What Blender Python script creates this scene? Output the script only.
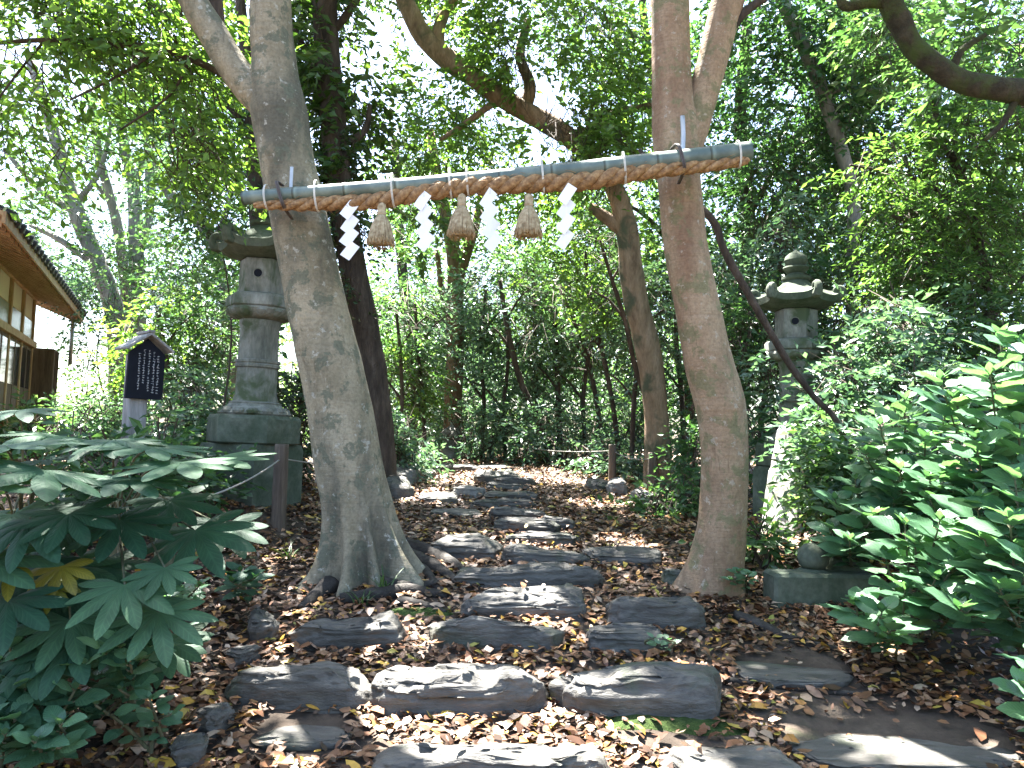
import bpy, math, random
import numpy as np
from mathutils import Vector, Matrix

for o in list(bpy.data.objects):
    bpy.data.objects.remove(o)
SC = bpy.context.scene
C = SC.collection
random.seed(5)
RNG = np.random.default_rng(11)
R = math.radians

# ------------------------------------------------------------------ camera, sky, sun, exposure
F = 770.0
CAMLOC = np.array([0.0, 0.0, 1.6])
CAMROT = Matrix.Rotation(R(94.0), 3, 'X') @ Matrix.Rotation(R(1.5), 3, 'Z')
cd = bpy.data.cameras.new('camera')
cam = bpy.data.objects.new('camera', cd); C.objects.link(cam)
cam.matrix_world = Matrix.Translation(CAMLOC) @ CAMROT.to_4x4()
cd.sensor_width = 36.0; cd.lens = F / 1024 * 36.0
cd.clip_start = 0.05; cd.clip_end = 1500
SC.camera = cam
SUN = np.array([-0.20, 0.34, 0.90]); SUN /= np.linalg.norm(SUN)
w = bpy.data.worlds.new('World'); SC.world = w; w.use_nodes = True
nt = w.node_tree
sky = nt.nodes.new('ShaderNodeTexSky'); sky.sky_type = 'NISHITA'; sky.sun_disc = False
sky.sun_elevation = math.asin(SUN[2]); sky.sun_rotation = math.atan2(SUN[0], SUN[1])
sky.dust_density = 2.2; sky.ozone_density = 1.2; sky.air_density = 1.0
nt.links.new(sky.outputs[0], nt.nodes['Background'].inputs[0])
nt.nodes['Background'].inputs[1].default_value = 0.053
sl = bpy.data.lights.new('sun', 'SUN'); sl.energy = 5.0; sl.angle = R(0.5); sl.color = (1.0, 0.96, 0.90)
so = bpy.data.objects.new('sun', sl); C.objects.link(so)
so.rotation_euler = Vector(SUN).to_track_quat('Z', 'Y').to_euler()
so.location = (0, 0, 30)
vs = SC.view_settings
vs.view_transform = 'Standard'; vs.look = 'None'; vs.gamma = 1.0; vs.use_curve_mapping = False
vs.exposure = 3.85
cy = SC.cycles
cy.use_denoising = True
try: cy.denoiser = 'OPENIMAGEDENOISE'; cy.denoising_prefilter = 'ACCURATE'
except Exception: pass
cy.max_bounces = 7; cy.diffuse_bounces = 4; cy.glossy_bounces = 2; cy.transmission_bounces = 5
cy.caustics_reflective = False; cy.caustics_refractive = False
cy.sample_clamp_indirect = 6.0

# ------------------------------------------------------------------ helpers
CR = np.array(CAMROT)
def pix(px, py, d):
    v = np.array([(px - 512) / F, (384 - py) / F, -1.0])
    return CAMLOC + CR @ v * d

def vnoise(p, seed=0.0):
    p = np.asarray(p, float) + seed * 17.13
    i = np.floor(p); f = p - i; f = f * f * (3 - 2 * f)
    def h(a, b, c):
        s = np.sin((i[..., 0] + a) * 127.1 + (i[..., 1] + b) * 311.7 + (i[..., 2] + c) * 74.7) * 43758.5453
        return s - np.floor(s)
    x, y, z = f[..., 0], f[..., 1], f[..., 2]
    def m(a, b, t): return a + (b - a) * t
    return m(m(m(h(0,0,0), h(1,0,0), x), m(h(0,1,0), h(1,1,0), x), y),
             m(m(h(0,0,1), h(1,0,1), x), m(h(0,1,1), h(1,1,1), x), y), z)
def fbm(p, seed=0.0, o=3):
    p = np.asarray(p, float); s = 0; a = 1; t = 0
    for k in range(o):
        s = s + a * vnoise(p * 2 ** k, seed + k); t += a; a *= .5
    return s / t

GY = [-40, -5, 0, 2.8, 3.37, 4.8, 6.5, 8, 9.5, 11, 14, 20, 30, 60, 150, 600]
GZ = [-3, -.5, 0, .40, .49, .71, .90, .99, 1.08, 1.17, 1.27, 1.25, .9, -1.5, -6, -25]
_gy = np.linspace(-40, 600, 6401); _gz = np.interp(_gy, GY, GZ)
_k = np.ones(9) / 9
_gz = np.convolve(np.pad(_gz, 4, mode='edge'), _k, mode='valid')
def ground(x, y):
    x = np.asarray(x, float); y = np.asarray(y, float)
    z = np.interp(y, _gy, _gz)
    near = np.clip(1 - np.abs(y - 6) / 14, 0, 1)
    z = z + near * (.26 * np.clip((-x - 1.0) / 1.6, 0, 1) ** 1.5 + .12 * np.clip((x - 1.6) / 1.6, 0, 1) ** 1.5)
    far = np.clip((y - 12) / 10, 0, 1) * np.clip((x + 1) / 14, 0, 1)
    z = z + far * 1.6
    p = np.stack([x, y, 0 * x], -1)
    z = z + (fbm(p * 1.1, 3) - .5) * .07 + (vnoise(p * 5.0, 9) - .5) * .018
    return z
def gpt(px, py, up=0.0):
    d = np.linspace(1.5, 30, 2000)
    v = CR @ np.array([(px - 512) / F, (384 - py) / F, -1.0])
    P = CAMLOC + v[None] * d[:, None]
    below = P[:, 2] < ground(P[:, 0], P[:, 1]) + up
    i = int(np.argmax(below)) if below.any() else len(d) - 1
    return P[i], d[i]

def make_mesh(name, V, faces, mats, fm=None, smooth=True, uv=None):
    """faces: list of int arrays (n,k); fm: list of material indices, one array or int per face array"""
    me = bpy.data.meshes.new(name)
    V = np.asarray(V, np.float32)
    faces = [np.asarray(f, np.int32) for f in faces if len(f)]
    nl = sum(f.size for f in faces); nf = sum(len(f) for f in faces)
    me.vertices.add(len(V)); me.vertices.foreach_set('co', V.ravel())
    me.loops.add(nl); me.polygons.add(nf)
    li = np.concatenate([f.ravel() for f in faces])
    tot = np.concatenate([np.full(len(f), f.shape[1], np.int32) for f in faces])
    start = np.concatenate([[0], np.cumsum(tot)[:-1]]).astype(np.int32)
    me.loops.foreach_set('vertex_index', li)
    me.polygons.foreach_set('loop_start', start)
    me.polygons.foreach_set('loop_total', tot)
    if fm is not None:
        mi = np.concatenate([np.full(len(f), m, np.int32) if np.isscalar(m) else np.asarray(m, np.int32) for f, m in zip(faces, fm)])
        me.polygons.foreach_set('material_index', mi)
    me.polygons.foreach_set('use_smooth', np.full(nf, bool(smooth)))
    if uv is not None:
        ul = me.uv_layers.new(name='UVMap')
        ul.data.foreach_set('uv', np.asarray(uv, np.float32)[li].ravel())
    for m in mats: me.materials.append(m)
    me.update(calc_edges=True)
    me.validate()
    return me

class MB:
    def __init__(s): s.V = []; s.F3 = []; s.F4 = []; s.M3 = []; s.M4 = []; s.n = 0; s.UV = []
    def add(s, V, F3=None, F4=None, mat=0, uv=None):
        V = np.asarray(V, float); s.V.append(V)
        s.UV.append(np.asarray(uv, float) if uv is not None else np.zeros((len(V), 2)))
        if F3 is not None and len(F3): s.F3.append(np.asarray(F3) + s.n); s.M3.append(np.full(len(F3), mat))
        if F4 is not None and len(F4): s.F4.append(np.asarray(F4) + s.n); s.M4.append(np.full(len(F4), mat))
        s.n += len(V); return s
    def box(s, c, size, rot=None, mat=0, bevel=0.0):
        hx, hy, hz = [q / 2 for q in size]
        b = min(bevel, hx * .9, hy * .9, hz * .9)
        if b <= 0:
            V = np.array([[x, y, z] for x in (-hx, hx) for y in (-hy, hy) for z in (-hz, hz)])
            F4 = [[0, 1, 3, 2], [4, 6, 7, 5], [0, 4, 5, 1], [2, 3, 7, 6], [0, 2, 6, 4], [1, 5, 7, 3]]
            F3 = None
        else:
            V = []; idx = {}
            for sx in (-1, 1):
                for sy in (-1, 1):
                    for sz in (-1, 1):
                        for ax in range(3):
                            h = [hx, hy, hz]; q = [h[0] - b, h[1] - b, h[2] - b]; q[ax] = h[ax]
                            idx[(sx, sy, sz, ax)] = len(V); V.append([sx * q[0], sy * q[1], sz * q[2]])
            V = np.array(V); F4 = []; F3 = []
            I = lambda sx, sy, sz, ax: idx[(sx, sy, sz, ax)]
            for a in (-1, 1):
                F4.append([I(a, -1, -1, 0), I(a, 1, -1, 0), I(a, 1, 1, 0), I(a, -1, 1, 0)][::a])
                F4.append([I(-1, a, -1, 1), I(-1, a, 1, 1), I(1, a, 1, 1), I(1, a, -1, 1)][::a])
                F4.append([I(-1, -1, a, 2), I(1, -1, a, 2), I(1, 1, a, 2), I(-1, 1, a, 2)][::a])
                for b2 in (-1, 1):
                    F4.append([I(a, b2, -1, 0), I(a, b2, 1, 0), I(a, b2, 1, 1), I(a, b2, -1, 1)])
                    F4.append([I(a, -1, b2, 0), I(a, 1, b2, 0), I(a, 1, b2, 2), I(a, -1, b2, 2)])
                    F4.append([I(-1, a, b2, 1), I(1, a, b2, 1), I(1, a, b2, 2), I(-1, a, b2, 2)])
                    for c2 in (-1, 1): F3.append([I(a, b2, c2, 0), I(a, b2, c2, 1), I(a, b2, c2, 2)])
        if rot is not None: V = V @ np.asarray(rot).T
        return s.add(V + np.asarray(c, float), F3, F4, mat)
    def tube(s, P, Rr, sides=8, mat=0, sub=4, bump=0.0, freq=6.0, seed=0.0, cap=True, lobes=None):
        P = np.asarray(P, float); Rr = np.asarray(Rr, float) if np.ndim(Rr) else np.full(len(P), float(Rr))
        if sub > 1 and len(P) > 2:
            Q = np.vstack([2 * P[0] - P[1], P, 2 * P[-1] - P[-2]]); out = []; rr = []
            for i in range(len(P) - 1):
                a, b, c, d = Q[i:i + 4]
                for t in np.arange(sub) / sub:
                    out.append(.5 * ((2 * b) + (c - a) * t + (2 * a - 5 * b + 4 * c - d) * t * t + (3 * b - a - 3 * c + d) * t ** 3))
                    rr.append(Rr[i] + (Rr[i + 1] - Rr[i]) * t)
            out.append(P[-1]); rr.append(Rr[-1]); P = np.array(out); Rr = np.array(rr)
        n = len(P); T = np.gradient(P, axis=0); T /= np.linalg.norm(T, axis=1)[:, None] + 1e-12
        a = np.array([1.0, 0, 0]) if abs(T[0][0]) < .8 else np.array([0, 1.0, 0])
        N = a - T[0] * (a @ T[0]); N /= np.linalg.norm(N); Ns = [N]
        for i in range(1, n):
            N = Ns[-1] - T[i] * (Ns[-1] @ T[i]); N /= np.linalg.norm(N) + 1e-12; Ns.append(N)
        Ns = np.array(Ns); B = np.cross(T, Ns)
        th = np.linspace(0, 2 * np.pi, sides, endpoint=False)
        rad = np.repeat(Rr[:, None], sides, 1)
        dirs = Ns[:, None] * np.cos(th)[None, :, None] + B[:, None] * np.sin(th)[None, :, None]
        if bump:
            q = P[:, None] + dirs * rad[..., None]
            rad = rad * (1 + bump * (fbm(q * freq, seed) - .5) * 2)
        if lobes is not None: rad = lobes(P, dirs, rad)
        V = (P[:, None] + dirs * rad[..., None]).reshape(-1, 3)
        i = np.arange(n - 1)[:, None] * sides; j = np.arange(sides)[None]; j2 = (j + 1) % sides
        F4 = np.stack([i + j, i + j2, i + sides + j2, i + sides + j], -1).reshape(-1, 4)
        L = np.concatenate([[0], np.cumsum(np.linalg.norm(np.diff(P, axis=0), axis=1))])
        uv = np.stack([np.tile(th / 6.2832, n), np.repeat(L, sides)], -1)
        F3 = []
        if cap:
            V = np.vstack([V, P[0], P[-1]]); uv = np.vstack([uv, [[0, 0], [0, L[-1]]]]); k = n * sides
            F3 = [[(q + 1) % sides, q, k] for q in range(sides)] + [[(n - 1) * sides + q, (n - 1) * sides + (q + 1) % sides, k + 1] for q in range(sides)]
        return s.add(V, F3, F4, mat, uv)
    def lathe(s, prof, c=(0, 0, 0), sides=32, mat=0, poly=None, rot0=0.0, noise=0.0):
        prof = np.asarray(prof, float); n = len(prof)
        th = np.linspace(0, 2 * np.pi, sides, endpoint=False)
        m = np.ones(sides)
        if poly:
            a = (th % (2 * np.pi / poly)) - np.pi / poly
            m = np.cos(np.pi / poly) / np.cos(a)
        V = np.stack([prof[:, 0][:, None] * m * np.cos(th + rot0), prof[:, 0][:, None] * m * np.sin(th + rot0), np.repeat(prof[:, 1][:, None], sides, 1)], -1).reshape(-1, 3)
        if noise: V = V + (fbm(V * 9, 4)[:, None] - .5) * noise * np.sign(V + 1e-9) * [1, 1, .3]
        i = np.arange(n - 1)[:, None] * sides; j = np.arange(sides)[None]; j2 = (j + 1) % sides
        F4 = np.stack([i + j, i + j2, i + sides + j2, i + sides + j], -1).reshape(-1, 4)
        V = np.vstack([V, [0, 0, prof[0, 1]], [0, 0, prof[-1, 1]]]); k = n * sides
        F3 = [[(q + 1) % sides, q, k] for q in range(sides)] + [[(n - 1) * sides + q, (n - 1) * sides + (q + 1) % sides, k + 1] for q in range(sides)]
        return s.add(V + np.asarray(c, float), F3, F4, mat)
    def mesh(s, name, mats, smooth=True):
        V = np.vstack(s.V); fs = []; fm = []
        if s.F3: fs.append(np.vstack(s.F3)); fm.append(np.concatenate(s.M3))
        if s.F4: fs.append(np.vstack(s.F4)); fm.append(np.concatenate(s.M4))
        return make_mesh(name, V, fs, mats if isinstance(mats, (list, tuple)) else [mats], fm, smooth, np.vstack(s.UV))
    def xf(s, M, t):
        s.V = [v @ np.asarray(M).T + np.asarray(t) for v in s.V]; return s

def tag(o, label=None, cat=None, group=None, kind=None):
    if label: o['label'] = label
    if cat: o['category'] = cat
    if group: o['group'] = group
    if kind: o['kind'] = kind
    return o
def thing(name, label, cat, loc, group=None):
    o = bpy.data.objects.new(name, None); C.objects.link(o); o.location = Vector(loc); o.empty_display_size = .1
    return tag(o, label, cat, group)
def rootloc(p):
    v = Vector((0, 0, 0))
    while p is not None: v += p.location; p = p.parent
    return v
def part(name, mb, mat, parent=None, smooth=True, loc=None, flat_angle=None):
    """mb is in world coordinates"""
    me = mb if isinstance(mb, bpy.types.Mesh) else mb.mesh(name, mat, smooth)
    o = bpy.data.objects.new(name, me); C.objects.link(o)
    if parent is not None:
        off = rootloc(parent); o.parent = parent
    else:
        off = Vector(loc) if loc is not None else Vector((0, 0, 0)); o.location = off
    n = len(me.vertices); a = np.empty(n * 3, np.float32); me.vertices.foreach_get('co', a)
    a = a.reshape(-1, 3) - np.array(off, np.float32); me.vertices.foreach_set('co', a.ravel())
    me.update()
    if flat_angle is not None: me.set_sharp_from_angle(angle=R(flat_angle))
    return o

# ------------------------------------------------------------------ materials
def newmat(name):
    m = bpy.data.materials.new(name); m.use_nodes = True
    t = m.node_tree; t.nodes.clear()
    out = t.nodes.new('ShaderNodeOutputMaterial'); b = t.nodes.new('ShaderNodeBsdfPrincipled')
    t.links.new(b.outputs[0], out.inputs[0])
    return m, t, b, out
def ramp(t, cols, fac, mode='LINEAR'):
    r = t.nodes.new('ShaderNodeValToRGB'); e = r.color_ramp; e.interpolation = mode
    while len(e.elements) < len(cols): e.elements.new(.5)
    for q, (p, c) in zip(e.elements, cols): q.position = p; q.color = (*c, 1)
    t.links.new(fac, r.inputs[0]); return r.outputs[0]
def coords(t, scale=(1, 1, 1), kind='Object', rand=True):
    tc = t.nodes.new('ShaderNodeTexCoord'); mp = t.nodes.new('ShaderNodeMapping')
    mp.inputs['Scale'].default_value = scale
    src = tc.outputs[kind]
    if rand:
        oi = t.nodes.new('ShaderNodeObjectInfo'); ml = t.nodes.new('ShaderNodeMath'); ml.operation = 'MULTIPLY'; ml.inputs[1].default_value = 37.0
        t.links.new(oi.outputs['Random'], ml.inputs[0])
        ad = t.nodes.new('ShaderNodeVectorMath'); ad.operation = 'ADD'
        t.links.new(src, ad.inputs[0]); t.links.new(ml.outputs[0], ad.inputs[1]); src = ad.outputs[0]
    t.links.new(src, mp.inputs['Vector']); return mp.outputs[0]
def noise(t, vec, scale, detail=5, rough=.55, dist=0.0):
    n = t.nodes.new('ShaderNodeTexNoise'); n.inputs['Scale'].default_value = scale; n.inputs['Detail'].default_value = detail
    n.inputs['Roughness'].default_value = rough; n.inputs['Distortion'].default_value = dist
    t.links.new(vec, n.inputs['Vector']); return n.outputs['Fac']
def mix(t, a, b, fac, mode='MIX'):
    m = t.nodes.new('ShaderNodeMix'); m.data_type = 'RGBA'; m.blend_type = mode
    if isinstance(fac, float): m.inputs['Factor'].default_value = fac
    else: t.links.new(fac, m.inputs['Factor'])
    for s, v in ((6, a), (7, b)):
        if isinstance(v, tuple): m.inputs[s].default_value = (*v, 1)
        else: t.links.new(v, m.inputs[s])
    return m.outputs[2]
def bump(t, b, h, strength=.5, dist=.01):
    n = t.nodes.new('ShaderNodeBump'); n.inputs['Strength'].default_value = strength; n.inputs['Distance'].default_value = dist
    t.links.new(h, n.inputs['Height']); t.links.new(n.outputs[0], b.inputs['Normal'])

def surf(name, cols, scale=(1, 1, 1), ns=4.0, detail=6, rough=.85, spot=None, spots=1.5, sfac=(.5, .62), bs=.5, bd=.01, bscale=None, spec=.3, rand=True):
    m, t, b, _ = newmat(name)
    v = coords(t, scale, rand=rand)
    f = noise(t, v, ns, detail, .62, .3)
    c = ramp(t, cols, f)
    fine = noise(t, v, ns * 7, 4, .6)
    c = mix(t, c, ramp(t, [(.3, (.45, .45, .45)), (.7, (1, 1, 1))], fine), .55, 'MULTIPLY')
    if spot:
        sf = noise(t, coords(t, (1, 1, 1), rand=rand), spots, 5, .6, .4)
        mk = ramp(t, [(sfac[0], (0, 0, 0)), (sfac[1], (1, 1, 1))], sf)
        c = mix(t, c, spot, mk)
    t.links.new(c, b.inputs['Base Color']); b.inputs['Roughness'].default_value = rough; b.inputs['Specular IOR Level'].default_value = spec
    ad = t.nodes.new('ShaderNodeMath'); ad.operation = 'ADD'; t.links.new(f, ad.inputs[0])
    f2 = noise(t, v, bscale or ns * 4, 6, .65); t.links.new(f2, ad.inputs[1])
    bump(t, b, ad.outputs[0], bs, bd)
    return m

def bark(name, cols, lines, lichen, pale, stain, vert=.6, bs=.4):
    m, t, b, _ = newmat(name)
    v = coords(t, (1, 1, vert), rand=False); v1 = coords(t, rand=False)
    f = noise(t, v, 4.0, 10, .68, .5); c = ramp(t, cols, f)
    ln = noise(t, coords(t, (2.2, 2.2, 24), rand=False), 1.6, 5, .6, .4)
    c = mix(t, c, ramp(t, [(.30, lines), (.46, (1, 1, 1)), (.62, (1, 1, 1)), (.75, (1.18, 1.16, 1.12))], ln), .3, 'MULTIPLY')
    cr = noise(t, coords(t, (9, 9, 1.3), rand=False), 2.2, 6, .7, .8)
    c = mix(t, c, ramp(t, [(.30, (.45, .42, .4)), (.42, (1, 1, 1))], cr), .8, 'MULTIPLY')
    st = noise(t, coords(t, (1.6, 1.6, .45), rand=False), 2.0, 6, .6, .3)
    c = mix(t, c, stain, ramp(t, [(.47, (0, 0, 0)), (.62, (.85, .85, .85))], st))
    l1 = noise(t, v1, 7.5, 7, .7, .2); c = mix(t, c, lichen, ramp(t, [(.53, (0, 0, 0)), (.58, (.8, .8, .8))], l1))
    l2 = noise(t, v1, 17.0, 5, .7); c = mix(t, c, pale, ramp(t, [(.60, (0, 0, 0)), (.64, (.8, .8, .8))], l2))
    sp = noise(t, v1, 60.0, 3, .6); c = mix(t, c, ramp(t, [(.3, (.7, .7, .7)), (.6, (1.05, 1.05, 1.05))], sp), .8, 'MULTIPLY')
    t.links.new(c, b.inputs['Base Color']); b.inputs['Roughness'].default_value = .85; b.inputs['Specular IOR Level'].default_value = .25
    a1 = t.nodes.new('ShaderNodeMath'); a1.operation = 'MULTIPLY_ADD'; a1.inputs[1].default_value = 1.3; t.links.new(ln, a1.inputs[0]); t.links.new(cr, a1.inputs[2])
    a2 = t.nodes.new('ShaderNodeMath'); a2.operation = 'ADD'; t.links.new(a1.outputs[0], a2.inputs[0]); t.links.new(noise(t, v1, 30, 6, .7), a2.inputs[1])
    bump(t, b, a2.outputs[0], bs, .016); return m
def leafmat(name, cols, trans=.42, rough=.42, tint=(1.5, 1.6, .7), spec=.5, veins=False, gain=1.0):
    m, t, b, out = newmat(name)
    g = t.nodes.new('ShaderNodeNewGeometry')
    n = len(cols)
    cols = [tuple(min(.9, v * gain) for v in q) for q in cols]
    c = ramp(t, [(i / max(1, n - 1), q) for i, q in enumerate(cols)], g.outputs['Random Per Island'])
    if veins:
        uv = t.nodes.new('ShaderNodeUVMap'); sp = t.nodes.new('ShaderNodeSeparateXYZ'); t.links.new(uv.outputs[0], sp.inputs[0])
        ab = t.nodes.new('ShaderNodeMath'); ab.operation = 'ABSOLUTE'; t.links.new(sp.outputs[0], ab.inputs[0])
        k = t.nodes.new('ShaderNodeMath'); k.operation = 'MULTIPLY_ADD'; t.links.new(sp.outputs[1], k.inputs[0]); k.inputs[1].default_value = 9.0
        k2 = t.nodes.new('ShaderNodeMath'); k2.operation = 'MULTIPLY'; k2.inputs[1].default_value = -2.6; t.links.new(ab.outputs[0], k2.inputs[0]); t.links.new(k2.outputs[0], k.inputs[2])
        fr = t.nodes.new('ShaderNodeMath'); fr.operation = 'FRACT'; t.links.new(k.outputs[0], fr.inputs[0])
        pp = t.nodes.new('ShaderNodeMath'); pp.operation = 'PINGPONG'; pp.inputs[1].default_value = .5; t.links.new(fr.outputs[0], pp.inputs[0])
        mn = t.nodes.new('ShaderNodeMath'); mn.operation = 'MINIMUM'; t.links.new(pp.outputs[0], mn.inputs[0])
        a4 = t.nodes.new('ShaderNodeMath'); a4.operation = 'MULTIPLY'; a4.inputs[1].default_value = 1.6; t.links.new(ab.outputs[0], a4.inputs[0]); t.links.new(a4.outputs[0], mn.inputs[1])
        vm = ramp(t, [(.0, (1.35, 1.3, 1.25)), (.16, (1, 1, 1))], mn.outputs[0])
        c = mix(t, c, vm, 1.0, 'MULTIPLY')
        bump(t, b, mn.outputs[0], .35, .004)
    nz = noise(t, coords(t, rand=False), 9.0, 3)
    c = mix(t, c, ramp(t, [(.3, (.7, .7, .7)), (.7, (1.15, 1.15, 1.15))], nz), 1.0, 'MULTIPLY')
    t.links.new(c, b.inputs['Base Color']); b.inputs['Roughness'].default_value = rough; b.inputs['Specular IOR Level'].default_value = spec
    tr = t.nodes.new('ShaderNodeBsdfTranslucent'); t.links.new(mix(t, c, tint, 1.0, 'MULTIPLY'), tr.inputs[0])
    ms = t.nodes.new('ShaderNodeMixShader'); ms.inputs[0].default_value = trans
    t.links.new(b.outputs[0], ms.inputs[1]); t.links.new(tr.outputs[0], ms.inputs[2]); t.links.new(ms.outputs[0], out.inputs[0])
    return m
def plain(name, col, rough=.7, spec=.3, metal=0.0, var=.25, ns=12):
    m, t, b, _ = newmat(name)
    f = noise(t, coords(t), ns, 5)
    c = mix(t, col, ramp(t, [(.3, (1 - var,) * 3), (.7, (1, 1, 1))], f), 1.0, 'MULTIPLY')
    t.links.new(c, b.inputs['Base Color']); b.inputs['Roughness'].default_value = rough; b.inputs['Specular IOR Level'].default_value = spec; b.inputs['Metallic'].default_value = metal
    return m

M = {}
M['soil'] = surf('soil', [(.3, (.035, .026, .019)), (.5, (.07, .052, .038)), (.7, (.12, .095, .07))], ns=3.0, spot=(.03, .05, .015), spots=1.1, sfac=(.62, .72), bs=.8, bd=.02, rough=.9, rand=False)
M['stone'] = surf('slate_stone', [(.26, (.044, .041, .036)), (.5, (.096, .091, .080)), (.74, (.165, .157, .138))], (1.6, 5.0, 5.5), ns=2.4, rough=.6, spot=(.045, .06, .035), spots=2.6, sfac=(.56, .72), bs=.7, bd=.02, spec=.4)
M['stone_dry'] = surf('pale_stone', [(.28, (.12, .12, .11)), (.5, (.22, .21, .19)), (.72, (.34, .33, .30))], (2, 4, 4), ns=2.5, rough=.8, bs=.6, bd=.015)
M['stone_pale'] = surf('sun_glare_stone', [(.28, (.26, .255, .235)), (.5, (.40, .39, .36)), (.72, (.52, .51, .48))], ns=5, rough=.9, spot=(.18, .18, .14), spots=4, bs=.6, bd=.012)  # pale tones carry the sun glare of the leaning slab
M['lantern'] = surf('lantern_granite', [(.3, (.10, .108, .09)), (.5, (.20, .205, .175)), (.7, (.32, .32, .285))], (1.6, 1.6, .55), ns=5.5, detail=9, rough=.9, spot=(.065, .085, .045), spots=3.4, sfac=(.50, .62), bs=.7, bd=.008, bscale=40)
M['lantern_moss'] = surf('lantern_mossy', [(.3, (.045, .065, .04)), (.5, (.085, .105, .075)), (.7, (.15, .165, .13))], ns=5.0, rough=.95, bs=.5, bd=.008)
M['bark_grey'] = surf('bark_grey', [(.3, (.12, .115, .09)), (.48, (.24, .215, .165)), (.68, (.36, .32, .25))], (1, 1, 2.2), ns=2.4, rough=.85, spot=(.085, .09, .07), spots=2.6, sfac=(.5, .64), bs=.5, bd=.012, bscale=14, rand=False)
M['bark_tan'] = surf('bark_tan', [(.3, (.16, .12, .075)), (.5, (.28, .215, .14)), (.7, (.38, .31, .215))], (2.2, 2.2, .8), ns=2.2, rough=.82, spot=(.15, .15, .09), spots=2.2, sfac=(.54, .7), bs=.5, bd=.012, bscale=12, rand=False)
M['bark_dark'] = surf('bark_dark', [(.3, (.03, .023, .018)), (.5, (.07, .052, .04)), (.7, (.13, .10, .08))], (3, 3, .8), ns=3.5, rough=.9, bs=.8, bd=.03)
M['bark_brown'] = surf('bark_brown', [(.3, (.10, .06, .035)), (.5, (.20, .125, .075)), (.7, (.30, .20, .13))], (3, 3, .6), ns=2.6, rough=.9, bs=.8, bd=.03)
M['bark_mid'] = surf('bark_mid', [(.3, (.15, .098, .06)), (.5, (.29, .20, .125)), (.7, (.40, .29, .20))], (3, 3, .8), ns=3, rough=.9, spot=(.08, .085, .05), spots=3, sfac=(.52, .64), bs=.8, bd=.03)
M['bark_pale'] = surf('bark_pale', [(.3, (.12, .115, .105)), (.5, (.22, .21, .19)), (.7, (.33, .31, .28))], (2, 2, .8), ns=3, rough=.9, bs=.6, bd=.02)
M['bark_moss'] = surf('bark_mossy', [(.3, (.03, .026, .018)), (.5, (.06, .05, .035)), (.7, (.10, .085, .06))], (2, 2, 2), ns=4, rough=.95, spot=(.06, .085, .025), spots=4, sfac=(.45, .6), bs=1.0, bd=.03)
M['root'] = surf('root_bark', [(.3, (.016, .014, .012)), (.5, (.034, .03, .026)), (.7, (.07, .062, .054))], (2, 2, 2), ns=4, rough=.8, bs=.8, bd=.015)
M['twig'] = plain('twig', (.07, .055, .04), .85)
M['wood'] = surf('weathered_wood', [(.3, (.06, .045, .035)), (.5, (.12, .095, .075)), (.7, (.20, .165, .13))], (6, 6, .6), ns=3, rough=.85, bs=.5, bd=.008)
M['wood_grey'] = surf('grey_wood', [(.3, (.17, .165, .16)), (.5, (.28, .275, .27)), (.7, (.38, .375, .37))], (7, 7, .6), ns=3, rough=.8, bs=.4, bd=.006)
M['wood_mossy'] = surf('mossy_wood', [(.3, (.05, .055, .03)), (.5, (.11, .115, .065)), (.7, (.18, .175, .11))], (5, 5, .7), ns=3, rough=.9, bs=.5, bd=.01)
M['cedar'] = surf('cedar_wood', [(.3, (.30, .17, .09)), (.5, (.46, .29, .16)), (.7, (.58, .39, .23))], (6, 6, 1.5), ns=2, rough=.7, bs=.2, bd=.004)
M['board_wood'] = surf('brown_boards', [(.3, (.08, .05, .035)), (.5, (.15, .10, .07)), (.7, (.22, .15, .11))], (6, 6, .6), ns=2.4, rough=.8, bs=.3, bd=.005)
M['plaster'] = plain('plaster', (.78, .74, .66), .9, ns=3, var=.12)
M['tile'] = plain('roof_tile', (.05, .052, .056), .6)
M['black'] = plain('black_cord', (.02, .02, .022), .6)
M['strap'] = plain('strap', (.10, .085, .08), .7)
M['metal'] = plain('zinc', (.45, .46, .48), .45, metal=.7)
M['ink_shade'] = plain('sign_ink_hole_shade', (.010, .012, .018), .8, .15)  # dark sign board; also the painted shade of the lantern holes
M['white'] = plain('paper', (.86, .87, .89), .7, var=.04, ns=5)
M['white_paint'] = plain('white_paint', (.42, .43, .45), .7, var=.3, ns=160)
M['string'] = plain('white_string', (.72, .70, .64), .8)
M['rope_grey'] = plain('grey_rope', (.32, .31, .28), .9)
def straw(name, cols):
    m, t, b, _ = newmat(name)
    f = noise(t, coords(t, (1, 1, 1)), 45, 4, .6)
    t.links.new(ramp(t, cols, f), b.inputs['Base Color']); b.inputs['Roughness'].default_value = .75
    bump(t, b, noise(t, coords(t), 120, 3), .5, .004); return m
M['straw_rope'] = straw('straw_rope', [(.3, (.13, .065, .024)), (.5, (.25, .14, .058)), (.7, (.40, .255, .12))])
M['straw'] = straw('straw', [(.3, (.22, .155, .08)), (.5, (.37, .28, .16)), (.7, (.50, .41, .26))])
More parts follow.
